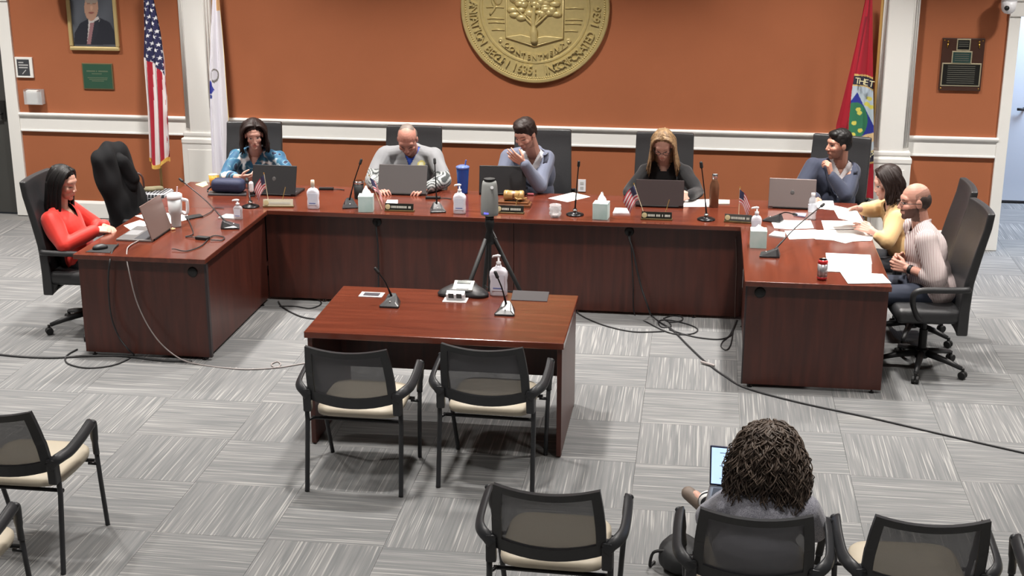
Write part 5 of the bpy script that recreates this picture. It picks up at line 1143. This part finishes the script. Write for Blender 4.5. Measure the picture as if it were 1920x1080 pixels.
def long_hair(root, base, c, M, s, m, L, part=0.004, n=120, vol=1.0, seed=1, fringe=0.0, back=True, front_y=0.032, width=0.0, wave=0.0):
    rr = random.Random(seed); mb = MB(); W = lambda p: Vector(c)+M @ (Vector(p)*s); dn = (M @ Vector((0, 0, -1))*0.4+Vector((0, 0, -1))*0.6).normalized()
    core = MB(); core.ell(W((0, -0.032, 0.048)), (0.080*s, 0.093*s, 0.086*s), M, 20, 14); core.ell(W((0, -0.068, -0.01)), (0.076*s*vol, 0.046*s, 0.09*s), M, 16, 12)
    if L > 0.12: [core.cap(W((xx, -0.088, -0.02)), 0.030*s, W((xx*1.1, -0.098, -0.02))+dn*(L-0.05)*s, 0.026*s) for xx in (-0.05, -0.017, 0.017, 0.05)]
    for i in range(n):
        q = -1 if i % 2 else 1; t = rr.random()**0.8; y0 = front_y+0.012-t*0.15
        if t > 0.93: q *= rr.random()
        top = W((part+q*0.006, y0*0.8, 0.128-0.5*max(0, y0)-1.2*max(0, -y0-0.02)**1.0*0.5)); sx = (0.080+0.006*rr.random())*vol*min(1, abs(q)+0.05)*(1 if q > 0 else -1); 
        ym = front_y-t*0.150; sp = 1.0 if abs(ym) < 0.07 else max(0.2, math.sqrt(max(0.0, 1-((ym+0.02)/0.105)**2))); sx *= max(sp, 0.35)
        p1 = W((sx*0.62, (y0*0.8+ym)*0.5, 0.098)); p2 = W((sx, ym, 0.035)); p3 = W((sx*1.06, ym-0.004, -0.03)); ln = L*(0.86+0.2*rr.random())
        j = Vector((rr.uniform(-1, 1), rr.uniform(-1, 1), 0))*0.012; p4 = p3+dn*max(0.02, (ln-0.03)*0.55)*s+j*0.5+M @ Vector((q*width*0.5, 0, 0)); p5 = p3+dn*(ln-0.03)*s+j+M @ Vector((q*width-0.25*sx*(1 if width == 0 else 0), 0, 0))
        P = smooth_path([top, p1, p2, p3, p4, p5], 3); nn = len(P); ph = rr.uniform(0, 6.28); P = [p+M @ Vector((wave*math.sin(ph+0.9*k), wave*math.cos(ph+0.9*k), 0))*(k/nn) for k, p in enumerate(P)]; r0 = 0.0085+0.003*rr.random()
        mb.tube(P, [r0*(0.7 if k < 2 else 1.0)*(1-0.65*(k/(nn-1))**3) for k in range(nn)], 6)
    mb.add(core.v, core.f); add_part(root, base, mb, 'hair', m)
def glasses(root, base, c, M, s, m):
    mb = MB(); W = lambda p: Vector(c)+M @ (Vector(p)*s)
    for q in (-1, 1):
        mb.tube([W((q*0.033+0.023*math.cos(t), 0.098-0.006*abs(math.cos(t)), 0.002+0.017*math.sin(t))) for t in np.linspace(0, 2*PI, 17)[:-1]], 0.0022, 6, closed=True); mb.tube([W((q*0.057, 0.094, 0.008)), W((q*0.080, 0.04, 0.008)), W((q*0.082, -0.02, 0.0))], 0.0022, 6)
    mb.tube([W((-0.010, 0.100, 0.005)), W((0.010, 0.100, 0.005))], 0.002, 6); add_part(root, base, mb, 'glasses', m)
def mixv(a, b, t): return Vector(a).lerp(Vector(b), t)
V = Vector
M_hblk = mat('hair_black', (20, 17, 17), rough=0.5, spec=0.35); M_hbrn = mat('hair_dark_brown', (38, 26, 23), rough=0.55, spec=0.3); M_hbrown = mat('hair_brown', (66, 48, 38), rough=0.45); M_hgrey = mat('hair_grey', (120, 108, 100), rough=0.55); M_hblond = mat('hair_blonde', (168, 138, 102), rough=0.5, spec=0.3, noise=0.35, nscale=45, rgb2=(108, 84, 62)); M_hcurl = mat('hair_curly_brown', (96, 82, 72), rough=0.5, noise=0.4, nscale=30, rgb2=(58, 48, 42))
M_trouser = mat('dark_trousers', (30, 31, 38), rough=0.8); M_shoe = mat('dark_shoes', (28, 24, 24), rough=0.4); M_frames = mat('dark_frames', (40, 32, 30), rough=0.35)
def vneck(depth, k, top=0.12): return lambda l: (l[:, 1] > 0.0) & (l[:, 1] < 0.155) & (l[:, 2] > -depth) & (np.abs(l[:, 0]) < (l[:, 2]+depth)*k) & (l[:, 2] < top)
def crew(r): return lambda l: (np.hypot(l[:, 0], l[:, 1]-0.02) < r) & (l[:, 2] > -0.06)

# 1 woman in the red blouse (left wing, facing right)
hc = PY(121, 344, -0.55); N = V((hc.x-0.055, -0.55, hc.z-0.185)); P = V((-4.17, -0.55, 0.545))
J = dict(P=P, N=N, face=(1, 0, 0), shR=N+V((0.005, -0.165, -0.045)), shL=N+V((0.005, 0.165, -0.045)))
J['elR'] = V((-4.18, -0.80, 0.70)); J['wrR'] = V((-4.02, -0.62, 0.775)); J['elL'] = V((-4.16, -0.30, 0.70)); J['wrL'] = V((-4.01, -0.48, 0.775))
red = mat('red_blouse', (206, 40, 26), rough=0.6, sheen=0.2)
r, M, b = person('person in a red blouse seated at the left desk wing', J, (206, 158, 140), (hc, (0.96, -0.12, -0.28), 0.0, 0.97), [dict(name='blouse', mat=red, inf=0.008, bulk=0.020, cuff=0.7, sleeve=0.95, cut=vneck(0.11, 0.55), fold=0.006, freq=22)], dict(R=((0.8, 0.5, -0.05), (0.3, 1, 0.3), 0.35, 0.05), L=((0.8, -0.5, -0.05), (0.3, -1, 0.3), 0.35, 0.05)), 0.93, (M_trouser, M_shoe), 0.98, jaw=0.92, cfg=dict(eyes=False, fem=1, brow=(40, 30, 28)))
long_hair(r, b, hc, M, 1.02, M_hblk, 0.26, n=140, seed=2, width=0.006)
mb = MB(); mb.tube([N+V((0.03+0.06*math.sin(t), 0.055*math.cos(t), 0.0-0.065*math.sin(t))) for t in np.linspace(0.1, PI-0.1, 12)], 0.003, 6); mb.ell(N+V((0.105, -0.0, -0.075)), (0.006, 0.01, 0.012)); add_part(r, b, mb, 'necklace', M_chrome)

# 2 woman in the blue floral blouse
def floral():
    m = mat('floral_fabric', (44, 112, 146), rough=0.65, sheen=0.15); nt = m.node_tree; bs = nt.nodes['Principled BSDF']
    tc = nt.nodes.new('ShaderNodeTexCoord'); v1 = nt.nodes.new('ShaderNodeTexVoronoi'); v1.inputs['Scale'].default_value = 11; v1.feature = 'F1'
    nz = nt.nodes.new('ShaderNodeTexNoise'); nz.inputs['Scale'].default_value = 7; mx = nt.nodes.new('ShaderNodeMix'); mx.data_type = 'VECTOR'; mx.inputs[0].default_value = 0.14
    nt.links.new(tc.outputs['Object'], nz.inputs[0]); nt.links.new(tc.outputs['Object'], mx.inputs[4]); nt.links.new(nz.outputs['Color'], mx.inputs[5]); nt.links.new(mx.outputs[1], v1.inputs[0])
    r = nt.nodes.new('ShaderNodeValToRGB'); cr = r.color_ramp; cr.interpolation = 'EASE'
    for pos, c in ((0.0, (18, 26, 50)), (0.22, (20, 32, 70)), (0.29, (104, 150, 172)), (0.34, (36, 94, 126)), (0.62, (28, 82, 118)), (0.80, (40, 104, 132))):
        e = cr.elements.new(pos); e.color = lin(c)
    cr.elements.remove(cr.elements[0]); nt.links.new(v1.outputs['Distance'], r.inputs[0])
    sc = nt.nodes.new('ShaderNodeMath'); sc.operation = 'MULTIPLY'; sc.inputs[1].default_value = 1.25; nt.links.new(v1.outputs['Distance'], sc.inputs[0]); nt.links.new(sc.outputs[0], r.inputs[0])
    nt.links.new(r.outputs[0], bs.inputs['Base Color']); return m
hc = PY(476, 253, 1.24); N = V((hc.x-0.03, 1.36, hc.z-0.165)); P = V((-3.47, 1.50, 0.545))
J = dict(P=P, N=N, face=(0.15, -1, 0), shR=PY(443, 293, 1.37), shL=PY(522, 295, 1.37))
J['elR'] = PY(422, 330, 1.15); J['wrR'] = PY(452, 333, 0.97); J['elL'] = PY(543, 326, 1.18); J['wrL'] = PY(520, 345, 0.96)
r, M, b = person('person in a blue floral blouse at the long desk', J, (212, 164, 148), (hc, (0.32, -0.88, -0.34), 0.03, 0.95), [dict(name='blouse', mat=floral(), inf=0.006, bulk=0.011, cuff=1.3, sleeve=0.55, cut=vneck(0.09, 0.6), fold=0.005)], dict(R=((0.9, -0.3, 0.05), (0.1, -0.5, 0.8), 0.75, 0.0), L=((-0.5, -0.8, -0.1), (-0.8, 0.4, 0.2), 0.4, 0.03)), 0.93, (M_trouser, M_shoe), 0.97, jaw=0.90, cfg=dict(fem=1))
long_hair(r, b, hc, M, 1.02, M_hbrn, 0.15, part=-0.012, n=170, seed=4, vol=1.14, width=0.006, front_y=0.045, wave=0.006)

# 3 man in the grey quarter zip pullover
hc = PY(764, 262, 1.22); N = V((hc.x, 1.38, hc.z-0.13)); P = V((-2.13, 1.50, 0.545))
J = dict(P=P, N=N, face=(0.05, -1, 0), shR=PY(722, 290, 1.40), shL=PY(814, 292, 1.40))
J['elR'] = PY(697, 338, 1.20); J['wrR'] = PY(712, 350, 0.98); J['elL'] = PY(833, 338, 1.20); J['wrL'] = PY(800, 352, 0.98)
def f_grey(l, a):
    n = len(l); c = np.tile(L3((136, 137, 140)), (n, 1)); z = a[:, 2]; x = l[:, 0]
    low = (z < 0.885) & (np.abs(x) > 0.19)
    wv = np.sin(z*190+9*np.sin(x*30)+6*np.sin(a[:, 1]*25)); c[low & (wv > 0.15)] = L3((60, 64, 64)); c[low & (wv <= 0.15)] = L3((170, 173, 172))
    c[(np.abs(x-0.0) < 0.004) & (l[:, 1] > 0) & (l[:, 2] > -0.2)] = L3((120, 120, 122))
    e = ((x+0.095)/0.030)**2+((l[:, 2]+0.075)/0.034)**2; c[(e < 1) & (l[:, 1] > 0)] = L3((190, 176, 96)); c[(e < 0.4) & (l[:, 1] > 0)] = L3((206, 204, 170)); return c
r, M, b = person('person in a grey pullover with a blue collar looking down', J, (196, 140, 124), (hc, (0.05, -0.72, -0.70), 0.0, 1.05), [dict(name='blue_shirt', mat=mat('blue_shirt', (38, 78, 186), rough=0.7), inf=0.006, sleeve=0, cut=crew(0.055)), dict(name='pullover', mat=vcol_mat('grey_fleece', rough=0.85, sheen=0.2), inf=0.013, bulk=0.016, cuff=1.0, sleeve=0.97, cut=vneck(0.085, 0.55), paint=f_grey, fold=0.005, collar=0.016)], dict(R=((0.5, -0.8, -0.1), (0.8, 0.4, 0.3), 0.4, 0.05), L=((-0.6, -0.7, -0.1), (-0.7, 0.5, 0.3), 0.45, 0.05)), 1.02, (M_trouser, M_shoe), 1.06, jaw=1.08, cfg=dict(eyes=False, brow=(90, 70, 62)))
mb = MB(); W = lambda p: V(hc)+M @ (V(p)*1.05)
for q in (-1, 1): mb.ell(W((q*0.056, -0.028, 0.022)), (0.022, 0.055, 0.050), M)
mb.ell(W((0, -0.062, 0.022)), (0.066, 0.052, 0.064), M); mb.ell(W((0, -0.032, 0.070)), (0.064, 0.070, 0.052), M); add_part(r, b, None, 'hair', M_hgrey, me=remesh(mb, 0.005, 1))

# 4 man in the grey blazer, hand raised before his face
hc = PY(985, 252, 1.24); N = V((hc.x+0.05, 1.38, hc.z-0.185)); P = V((-1.05, 1.50, 0.545))
J = dict(P=P, N=N, face=(-0.1, -1, 0), shR=PY(953, 296, 1.42), shL=PY(1024, 298, 1.40))
J['elR'] = PY(942, 335, 1.30); J['wrR'] = PY(944, 356, 1.24); J['elL'] = PY(1012, 348, 1.12); J['wrL'] = PY(982, 306, 1.02)
blz = mat('blazer_grey_blue', (104, 110, 130), rough=0.8, noise=0.1, nscale=200, sheen=0.15)
r, M, b = person('person in a grey blazer raising one hand before the face', J, (204, 152, 134), (hc, (-0.42, -0.78, -0.46), 0.08, 1.02), [dict(name='white_shirt', mat=mat('white_shirt', (222, 220, 224), rough=0.75), inf=0.006, sleeve=0, cut=vneck(0.07, 0.6), collar=0.012), dict(name='blazer', mat=blz, inf=0.016, bulk=0.015, cuff=0.7, sleeve=0.93, cut=vneck(0.24, 0.36), fold=0.004, collar=0.014, lapel=(0.24, 0.36))], dict(R=((0.6, -0.8, -0.1), (0.7, 0.5, 0.3), 0.4, 0.05), L=((-0.72, -0.15, 0.5), (0.2, -0.3, 0.9), [0.22, 0.18, 0.2, 0.3], 0.10)), 1.0, (M_trouser, M_shoe), 1.0, cfg=dict(eyes=False, brow=(50, 34, 28), beard=((120, 84, 70), 0.45)))
short_hair(r, b, hc, M, 1.03, M_hbrn, extra=(((0, 0.030, 0.095), (0.060, 0.045, 0.030)), ((0.01, 0.0, 0.108), (0.055, 0.06, 0.028))), seed=5)

# 5 blonde woman in black
hc = PY(1243, 273, 1.22); N = V((hc.x+0.01, 1.37, hc.z-0.15)); P = V((0.02, 1.48, 0.545))
J = dict(P=P, N=N, face=(0, -1, 0), shR=PY(1211, 321, 1.38), shL=PY(1283, 323, 1.38))
J['elR'] = PY(1180, 360, 1.20); J['wrR'] = PY(1206, 372, 0.96); J['elL'] = PY(1308, 360, 1.18); J['wrL'] = PY(1293, 366, 0.98)
r, M, b = person('person with glasses in a black top looking down', J, (214, 168, 150), (hc, (-0.05, -0.80, -0.58), 0.0, 0.96), [dict(name='black_top', mat=mat('black_knit', (26, 25, 28), rough=0.85, sheen=0.2), inf=0.007, bulk=0.012, cuff=0.9, sleeve=0.92, cut=crew(0.062), fold=0.004)], dict(R=((0.5, -0.8, -0.1), (0.8, 0.5, 0.3), 0.4, 0.05), L=((-0.8, -0.5, -0.05), (-0.3, 0.3, 0.9), 0.55, 0.02)), 0.93, (M_trouser, M_shoe), 0.95, jaw=0.92, cfg=dict(eyes=False, fem=1, brow=(120, 92, 70)))
long_hair(r, b, hc, M, 0.98, M_hblond, 0.26, n=150, seed=7, width=0.028, wave=0.005, vol=1.05); glasses(r, b, hc, M, 0.96, M_frames)

# 6 man in the navy suit, hand at his mouth
hc = PY(1572, 271, 1.43); N = V((hc.x+0.03, 1.50, hc.z-0.18)); P = V((1.40, 1.52, 0.545))
J = dict(P=P, N=N, face=(-0.45, -0.9, 0), shR=PY(1526, 312, 1.46), shL=PY(1598, 320, 1.47))
J['elR'] = PY(1502, 352, 1.36); J['wrR'] = PY(1530, 372, 1.22); J['elL'] = PY(1586, 366, 1.24); J['wrL'] = PY(1558, 328, 1.27)
r, M, b = person('person in a navy suit resting the chin on one hand', J, (196, 144, 124), (hc, (-0.92, -0.38, -0.10), 0.0, 1.0), [dict(name='white_shirt', mat=MATS['white_shirt'], inf=0.006, sleeve=0, cut=vneck(0.06, 0.6), collar=0.013), dict(name='suit_jacket', mat=mat('navy_suit', (52, 58, 78), rough=0.8, sheen=0.15), inf=0.016, bulk=0.014, cuff=0.7, sleeve=0.92, collar=0.014, lapel=(0.24, 0.33), cut=vneck(0.24, 0.33), fold=0.004)], dict(R=((-0.3, -0.9, -0.1), (0.8, -0.2, 0.3), 0.5, 0.03), L=((-0.25, -0.05, 1.0), (0.3, 0.8, 0.3), 1.0, 0.0)), 1.0, (M_trouser, M_shoe), 1.0, cfg=dict(brow=(36, 26, 24), beard=((90, 66, 58), 0.5)))
short_hair(r, b, hc, M, 0.985, M_hblk, extra=(((0, 0.034, 0.092), (0.058, 0.042, 0.030)), ((0, -0.01, 0.104), (0.056, 0.06, 0.026))), seed=6)

# 7 woman in the yellow cardigan
hc = PY(1662, 344, 0.34); N = V((hc.x+0.065, 0.34, hc.z-0.175)); P = V((1.85, 0.20, 0.545))
J = dict(P=P, N=N, face=(-1, 0, 0), shL=N+V((0.0, -0.165, -0.05)), shR=N+V((-0.02, 0.165, -0.045)))
J['elR'] = PY(1634, 392, 0.50); J['wrR'] = PY(1605, 391, 0.42); J['elL'] = PY(1662, 452, 0.05); J['wrL'] = PY(1634, 432, 0.10)
r, M, b = person('person in a pale yellow cardigan holding papers', J, (212, 164, 148), (hc, (-0.93, -0.10, -0.35), 0.0, 0.97), [dict(name='inner_top', mat=mat('cream_top', (226, 204, 186), rough=0.75), inf=0.005, sleeve=0, cut=vneck(0.10, 0.6)), dict(name='cardigan', mat=mat('yellow_knit', (228, 190, 136), rough=0.85, sheen=0.2), inf=0.014, bulk=0.014, cuff=1.2, sleeve=0.45, cut=vneck(0.40, 0.16), fold=0.005)], dict(R=((-0.8, -0.2, -0.3), (-0.1, -0.6, 0.7), 0.55, 0.04), L=((-0.85, 0.35, 0.25), (-0.1, 0.6, 0.8), 0.35, 0.04)), 0.94, (M_trouser, M_shoe), 1.0, jaw=0.93, cfg=dict(fem=1, brow=(50, 36, 32)))
long_hair(r, b, hc, M, 1.04, M_hbrn, 0.125, n=170, seed=9, vol=1.20, width=0.004, front_y=0.04, wave=0.010)
q = PY(1595, 402, 0.26); o = MB().box((0, 0, 0), (0.20, 0.28, 0.0015)).build('paper_sheet', M_paper); o.location = (q.x-0.02, q.y, q.z+0.0); o.rotation_euler = (0.12, 0.22, 0.15); tag(o, 'white page lifted in the hands of the person in yellow', 'paper', 'loose papers on the desk')

# 8 bearded man in the striped shirt
hc = PY(1714, 378, -0.42); N = V((hc.x+0.06, -0.42, hc.z-0.175)); P = V((1.92, -0.50, 0.545))
J = dict(P=P, N=N, face=(-1, 0, 0), shL=N+V((0.015, -0.185, -0.05)), shR=N+V((-0.015, 0.185, -0.045)))
J['elL'] = PY(1756, 522, -0.70); J['wrL'] = PY(1700, 503, -0.56); J['elR'] = V((1.86, -0.15, 0.70)); J['wrR'] = PY(1694, 484, -0.36)
def striped():
    m = mat('striped_shirt', (206, 190, 186), rough=0.8); nt = m.node_tree; bs = nt.nodes['Principled BSDF']; tc = nt.nodes.new('ShaderNodeTexCoord'); w = nt.nodes.new('ShaderNodeTexWave'); w.wave_type = 'BANDS'; w.bands_direction = 'X'; w.inputs['Scale'].default_value = 30; w.inputs['Distortion'].default_value = 0.4; w.inputs['Detail'].default_value = 1
    nt.links.new(tc.outputs['Object'], w.inputs[0]); r = nt.nodes.new('ShaderNodeValToRGB'); r.color_ramp.elements[0].position = 0.15; r.color_ramp.elements[1].position = 0.5; r.color_ramp.elements[0].color = lin((166, 136, 136)); r.color_ramp.elements[1].color = lin((216, 206, 204)); nt.links.new(w.outputs['Fac'], r.inputs[0]); nt.links.new(r.outputs[0], bs.inputs['Base Color']); return m
r, M, b = person('person with glasses in a striped shirt at the right wing, hands clasped', J, (206, 152, 134), (hc, (-0.96, -0.18, -0.12), 0.0, 1.03), [dict(name='striped_shirt', mat=striped(), inf=0.014, bulk=0.018, cuff=1.4, sleeve=0.30, cut=crew(0.062), fold=0.005, freq=24, collar=0.012)], dict(L=((-0.85, 0.45, 0.1), (-0.1, 0.2, 0.9), 0.75, 0.0), R=((-0.75, -0.6, 0.1), (0.1, -0.2, 0.9), 0.85, 0.0)), 1.03, (mat('navy_trousers', (44, 50, 66), rough=0.8), mat('brown_shoes', (74, 46, 36), rough=0.5)), 1.10, cfg=dict(brow=(60, 42, 36), beard=((66, 48, 42), 0.85), scalp=((96, 78, 70), 0.45, 0.5, -0.9)))
mb = MB(); W = lambda p: V(hc)+M @ (V(p)*1.03)
mb.ell(W((0, -0.058, 0.006)), (0.073, 0.058, 0.070), M)
for q in (-1, 1): mb.ell(W((q*0.055, -0.030, 0.018)), (0.022, 0.042, 0.040), M)
add_part(r, b, None, 'hair', mat('hair_cropped', (62, 50, 46), rough=0.7), me=remesh(mb, 0.005, 1)); glasses(r, b, hc, M, 1.03, M_frames)
mb = MB(); d = (J['wrL']-J['elL']).normalized(); mb.lathe([(0.029, -0.014), (0.0315, -0.010), (0.0315, 0.010), (0.029, 0.014)], 18, J['wrL']-d*0.03, basis(d)); add_part(r, b, mb, 'wristwatch', M_black)

# 9 curly haired woman seen from behind
hc = PY(1441, 840, -4.42); N = V((hc.x, -4.49, hc.z-0.185)); P = V((0.60, -4.52, 0.535))
J = dict(P=P, N=N, face=(0, 1, 0), shL=N+V((-0.15, 0.02, -0.075)), shR=N+V((0.16, 0.02, -0.07)))
J['elL'] = V((0.41, -4.38, 0.63)); J['wrL'] = V((0.49, -4.22, 0.66)); J['elR'] = V((0.845, -4.40, 0.62)); J['wrR'] = V((0.70, -4.22, 0.66))
J['knR'] = V((0.66, -4.08, 0.515)); J['knL'] = V((0.43, -4.10, 0.53)); J['anL'] = V((0.44, -4.02, 0.10)); J['anR'] = V((0.40, -4.01, 0.505)); J['toeR'] = V((0.335, -3.98, 0.545))
tw = mat('grey_tweed', (150, 150, 158), rough=0.9, noise=0.45, nscale=220, rgb2=(92, 92, 104), sheen=0.2)
strp = mat('striped_trousers', (226, 226, 226), rough=0.8)
nt = strp.node_tree; tc = nt.nodes.new('ShaderNodeTexCoord'); wv = nt.nodes.new('ShaderNodeTexWave'); wv.bands_direction = 'Y'; wv.inputs['Scale'].default_value = 12; rp = nt.nodes.new('ShaderNodeValToRGB'); rp.color_ramp.interpolation = 'CONSTANT'; rp.color_ramp.elements[0].color = lin((40, 40, 44)); rp.color_ramp.elements[1].color = lin((230, 230, 230)); rp.color_ramp.elements[1].position = 0.42
nt.links.new(tc.outputs['Object'], wv.inputs[0]); nt.links.new(wv.outputs['Fac'], rp.inputs[0]); nt.links.new(rp.outputs[0], nt.nodes['Principled BSDF'].inputs['Base Color'])
r, M, b = person('person in a grey tweed sweater seen from behind', J, (206, 160, 142), (hc, (-0.1, 0.92, -0.36), 0.0, 0.97), [dict(name='tweed_sweater', mat=tw, inf=0.010, bulk=0.020, cuff=0.9, sleeve=0.93, cut=crew(0.06), fold=0.004, hem=True)], dict(L=((0.5, 0.8, -0.1), (0.8, -0.4, 0.3), 0.4, 0.03), R=((-0.5, 0.8, -0.1), (-0.8, -0.4, 0.3), 0.4, 0.03)), 0.93, (strp, mat('taupe_shoes', (126, 112, 102), rough=0.6)), 0.98)
rr = random.Random(11); mb = MB(); cv = V(hc); core = MB(); core.ell(cv+V((0, -0.03, 0.024)), (0.092, 0.104, 0.107)); core.ell(cv+V((0, -0.055, -0.10)), (0.128, 0.095, 0.15)); core.ell(cv+V((0, -0.07, -0.22)), (0.145, 0.085, 0.10))
cme = remesh(core, 0.010, 2); mb.add([tuple(p) for p in mverts(cme)], [tuple(p.vertices) for p in cme.polygons])
for i in range(780):
    az = rr.uniform(0, 2*PI); fz = rr.random(); d = V((math.cos(az), math.sin(az), 0))
    if d.y > 0.62 and fz < 0.9: continue
    th = math.acos(1-0.95*rr.random()); root = cv+V((d.x*0.098*math.sin(th), -0.022+d.y*0.102*math.sin(th), 0.025+0.108*math.cos(th)))
    ln = rr.uniform(0.20, 0.38)*(1 if th > 0.5 else 1.2); outw = 0.055+0.03*rr.random(); ph = rr.uniform(0, 6.28); tw_ = rr.uniform(13, 22)*rr.choice((-1, 1)); am = rr.uniform(0.008, 0.014); pts = []
    end = V((d.x*(0.150+0.025*rr.random()), -0.040+d.y*0.105, 0)); nP = 38
    for k in range(nP):
        t = k/(nP-1); base_ = root.lerp(cv+V((end.x, end.y, root.z-cv.z)), min(1, t*1.2))+V((d.x, d.y, 0))*outw*0.35*math.sin(PI*min(1, t*1.1)); zz = root.z+0.014*math.sin(PI*min(1, 3*t))-ln*t**1.15
        if zz < cv.z-0.32: zz = cv.z-0.32+0.01*math.sin(k)
        pts.append(V((base_.x+am*math.cos(ph+tw_*t), base_.y+am*math.sin(ph+tw_*t), zz)))
    mb.tube(pts, [0.0036*(1-0.5*(k/(nP-1))**2) for k in range(nP)], 4)
add_part(r, b, mb, 'curly_hair', M_hcurl)
lp = laptop('open laptop with a lit screen on the lap of the person in tweed', V((0.575, -4.08, 0.622)), PI-0.10, 0.35, 0.22, 0.225, -0.25, M_silver, mat('laptop_navy_lid', (60, 66, 92), rough=0.35), screen=SC_glow)
m = MB()
for k in range(9): m.span((-0.02-0.006*(k % 3), 0.0060, 0.19-0.018*k), (0.13-0.015*(k*5 % 4), 0.0066, 0.193-0.018*k))
Mx = Matrix.Rotation(-0.25, 4, 'X'); m.v = [tuple(Mx @ Vector(p)+Vector((0, -0.004, 0.014))) for p in m.v]; m.build('screen_text', mat('screen_ink', (120, 130, 150), rough=0.5), [c for c in lp.children if c.name.startswith('lid')][0])
# black bag on the floor
q = F(1268, 1068, 0.0); t = thing('backpack', 'black bag on the carpet left of the chair of the person in tweed', 'bag', (q.x+0.02, q.y+0.02, 0)); m = MB(); m.ell((0, 0, 0.075), (0.115, 0.15, 0.085)); m.ell((0.03, 0.03, 0.06), (0.11, 0.12, 0.07)); m.v = [(x, y, max(z, 0.001)) for x, y, z in m.v]; me = remesh(m, 0.009, 2); fold_noise(me, 0.004, 40, 4); link('body', me, mat('bag_black', (26, 27, 29), rough=0.6), t, smooth=True)
MB().tube(smooth_path([(-0.08, -0.06, 0.12), (-0.135, -0.05, 0.10), (-0.15, -0.02, 0.012), (-0.13, 0.03, 0.009)], 5), 0.008, 6).build('strap', M_black, t, smooth=True)
# coat over the chair, plaid bag on a stool behind
cx, cy = -4.24, 0.38; b = V((cx, cy, 0.30)); RC = Matrix.Rotation(-PI/2+0.12, 3, 'Z'); CL = V((-3.95, 0.38, 0))
t = thing('black_coat', 'black coat draped over the empty chair by the orange wall', 'coat', b)
m = MB(); vv = np.linspace(0.06, 1.0, 14)
for v in np.linspace(0.04, 1.0, 46):
    yb = float(np.interp(v, [0, 0.2, 0.42, 0.65, 0.88, 1.0], [-0.175, -0.180, -0.195, -0.240, -0.290, -0.305]))-0.03; z = 0.325+0.835*v
    m.ell(CL+RC @ V((0, yb, z-0.035))-b, (0.30+0.01*(1-v), 0.112+0.05*(1-v), 0.09), RC, 24, 12)
m.ell(CL+RC @ V((0.08, -0.345, 1.15))-b, (0.17, 0.085, 0.055), RC)
me = remesh(m, 0.012, 24); fold_noise(me, 0.016, 26, 8, (1, 1, 0.12)); link('cloth', me, mat('black_wool', (19, 19, 21), rough=0.9, spec=0.2), t, smooth=True)
m = MB(); s0 = PY(226, 306, cy-0.12)-b; s1 = PY(249, 336, cy-0.10)-b; m.cap(s0+V((-0.06, 0.05, 0.03)), 0.06, s0, 0.075); m.cap(s0, 0.075, s1, 0.050); m.cap(s0+V((0, 0.0, -0.13)), 0.05, s1+V((-0.02, 0, -0.06)), 0.055); m.cap(s0, 0.06, s0+V((0, 0, -0.15)), 0.05); me = remesh(m, 0.009, 2); fold_noise(me, 0.006, 28, 3); link('sleeve', me, MATS['black_wool'], t, smooth=True)
t = thing('stool', 'low black stool under the plaid bag', 'stool', (-4.30, 1.08, 0))
MB().box((0, 0, 0.495), (0.42, 0.36, 0.04)).build('seat', M_black, t, bevel=0.008)
for sx in (-1, 1):
    for sy in (-1, 1): MB().tube([(sx*0.19, sy*0.16, 0), (sx*0.18, sy*0.15, 0.48)], 0.014, 8).build('leg', M_black, t)
t = thing('tote_bag', 'black and white plaid bag beside the draped coat', 'bag', (-4.30, 1.06, 0.516))
pl = mat('plaid_fabric', (40, 40, 44), rough=0.8); nt = pl.node_tree; tc = nt.nodes.new('ShaderNodeTexCoord'); outs = []
for dr in ('X', 'Z'):
    w = nt.nodes.new('ShaderNodeTexWave'); w.bands_direction = dr; w.inputs['Scale'].default_value = 11 if dr == 'X' else 9.2; nt.links.new(tc.outputs['Object'], w.inputs[0]); rp = nt.nodes.new('ShaderNodeValToRGB'); rp.color_ramp.elements[0].position = 0.86; rp.color_ramp.elements[1].position = 0.93; nt.links.new(w.outputs['Fac'], rp.inputs[0]); outs.append(rp)
mxn = nt.nodes.new('ShaderNodeMix'); mxn.data_type = 'RGBA'; mxn.blend_type = 'ADD'; mxn.inputs[0].default_value = 1.0; nt.links.new(outs[0].outputs[0], mxn.inputs[6]); nt.links.new(outs[1].outputs[0], mxn.inputs[7])
rp = nt.nodes.new('ShaderNodeValToRGB'); rp.color_ramp.elements[0].color = lin((32, 33, 37)); rp.color_ramp.elements[1].color = lin((168, 166, 170)); nt.links.new(mxn.outputs[2], rp.inputs[0]); nt.links.new(rp.outputs[0], nt.nodes['Principled BSDF'].inputs['Base Color'])
MB().box((0, 0, 0.08), (0.38, 0.24, 0.16)).build('body', pl, t, bevel=0.03, seg=3, smooth=True)
MB().tube(smooth_path([(-0.10, -0.06, 0.14), (-0.12, -0.05, 0.27), (-0.07, -0.03, 0.31), (-0.03, -0.02, 0.27), (-0.02, -0.03, 0.15)], 5), 0.009, 6, 0.5).build('handle', mat('brown_strap', (66, 40, 36), rough=0.5), t, smooth=True)
m = MB(); m.cap((-0.06, 0, 0.16), 0.028, (0.10, 0.03, 0.165), 0.030); m.ell((0.02, -0.03, 0.17), (0.05, 0.03, 0.025)); link('scarf', remesh(m, 0.008, 2), mat('khaki_scarf', (112, 104, 80), rough=0.85), t, smooth=True)
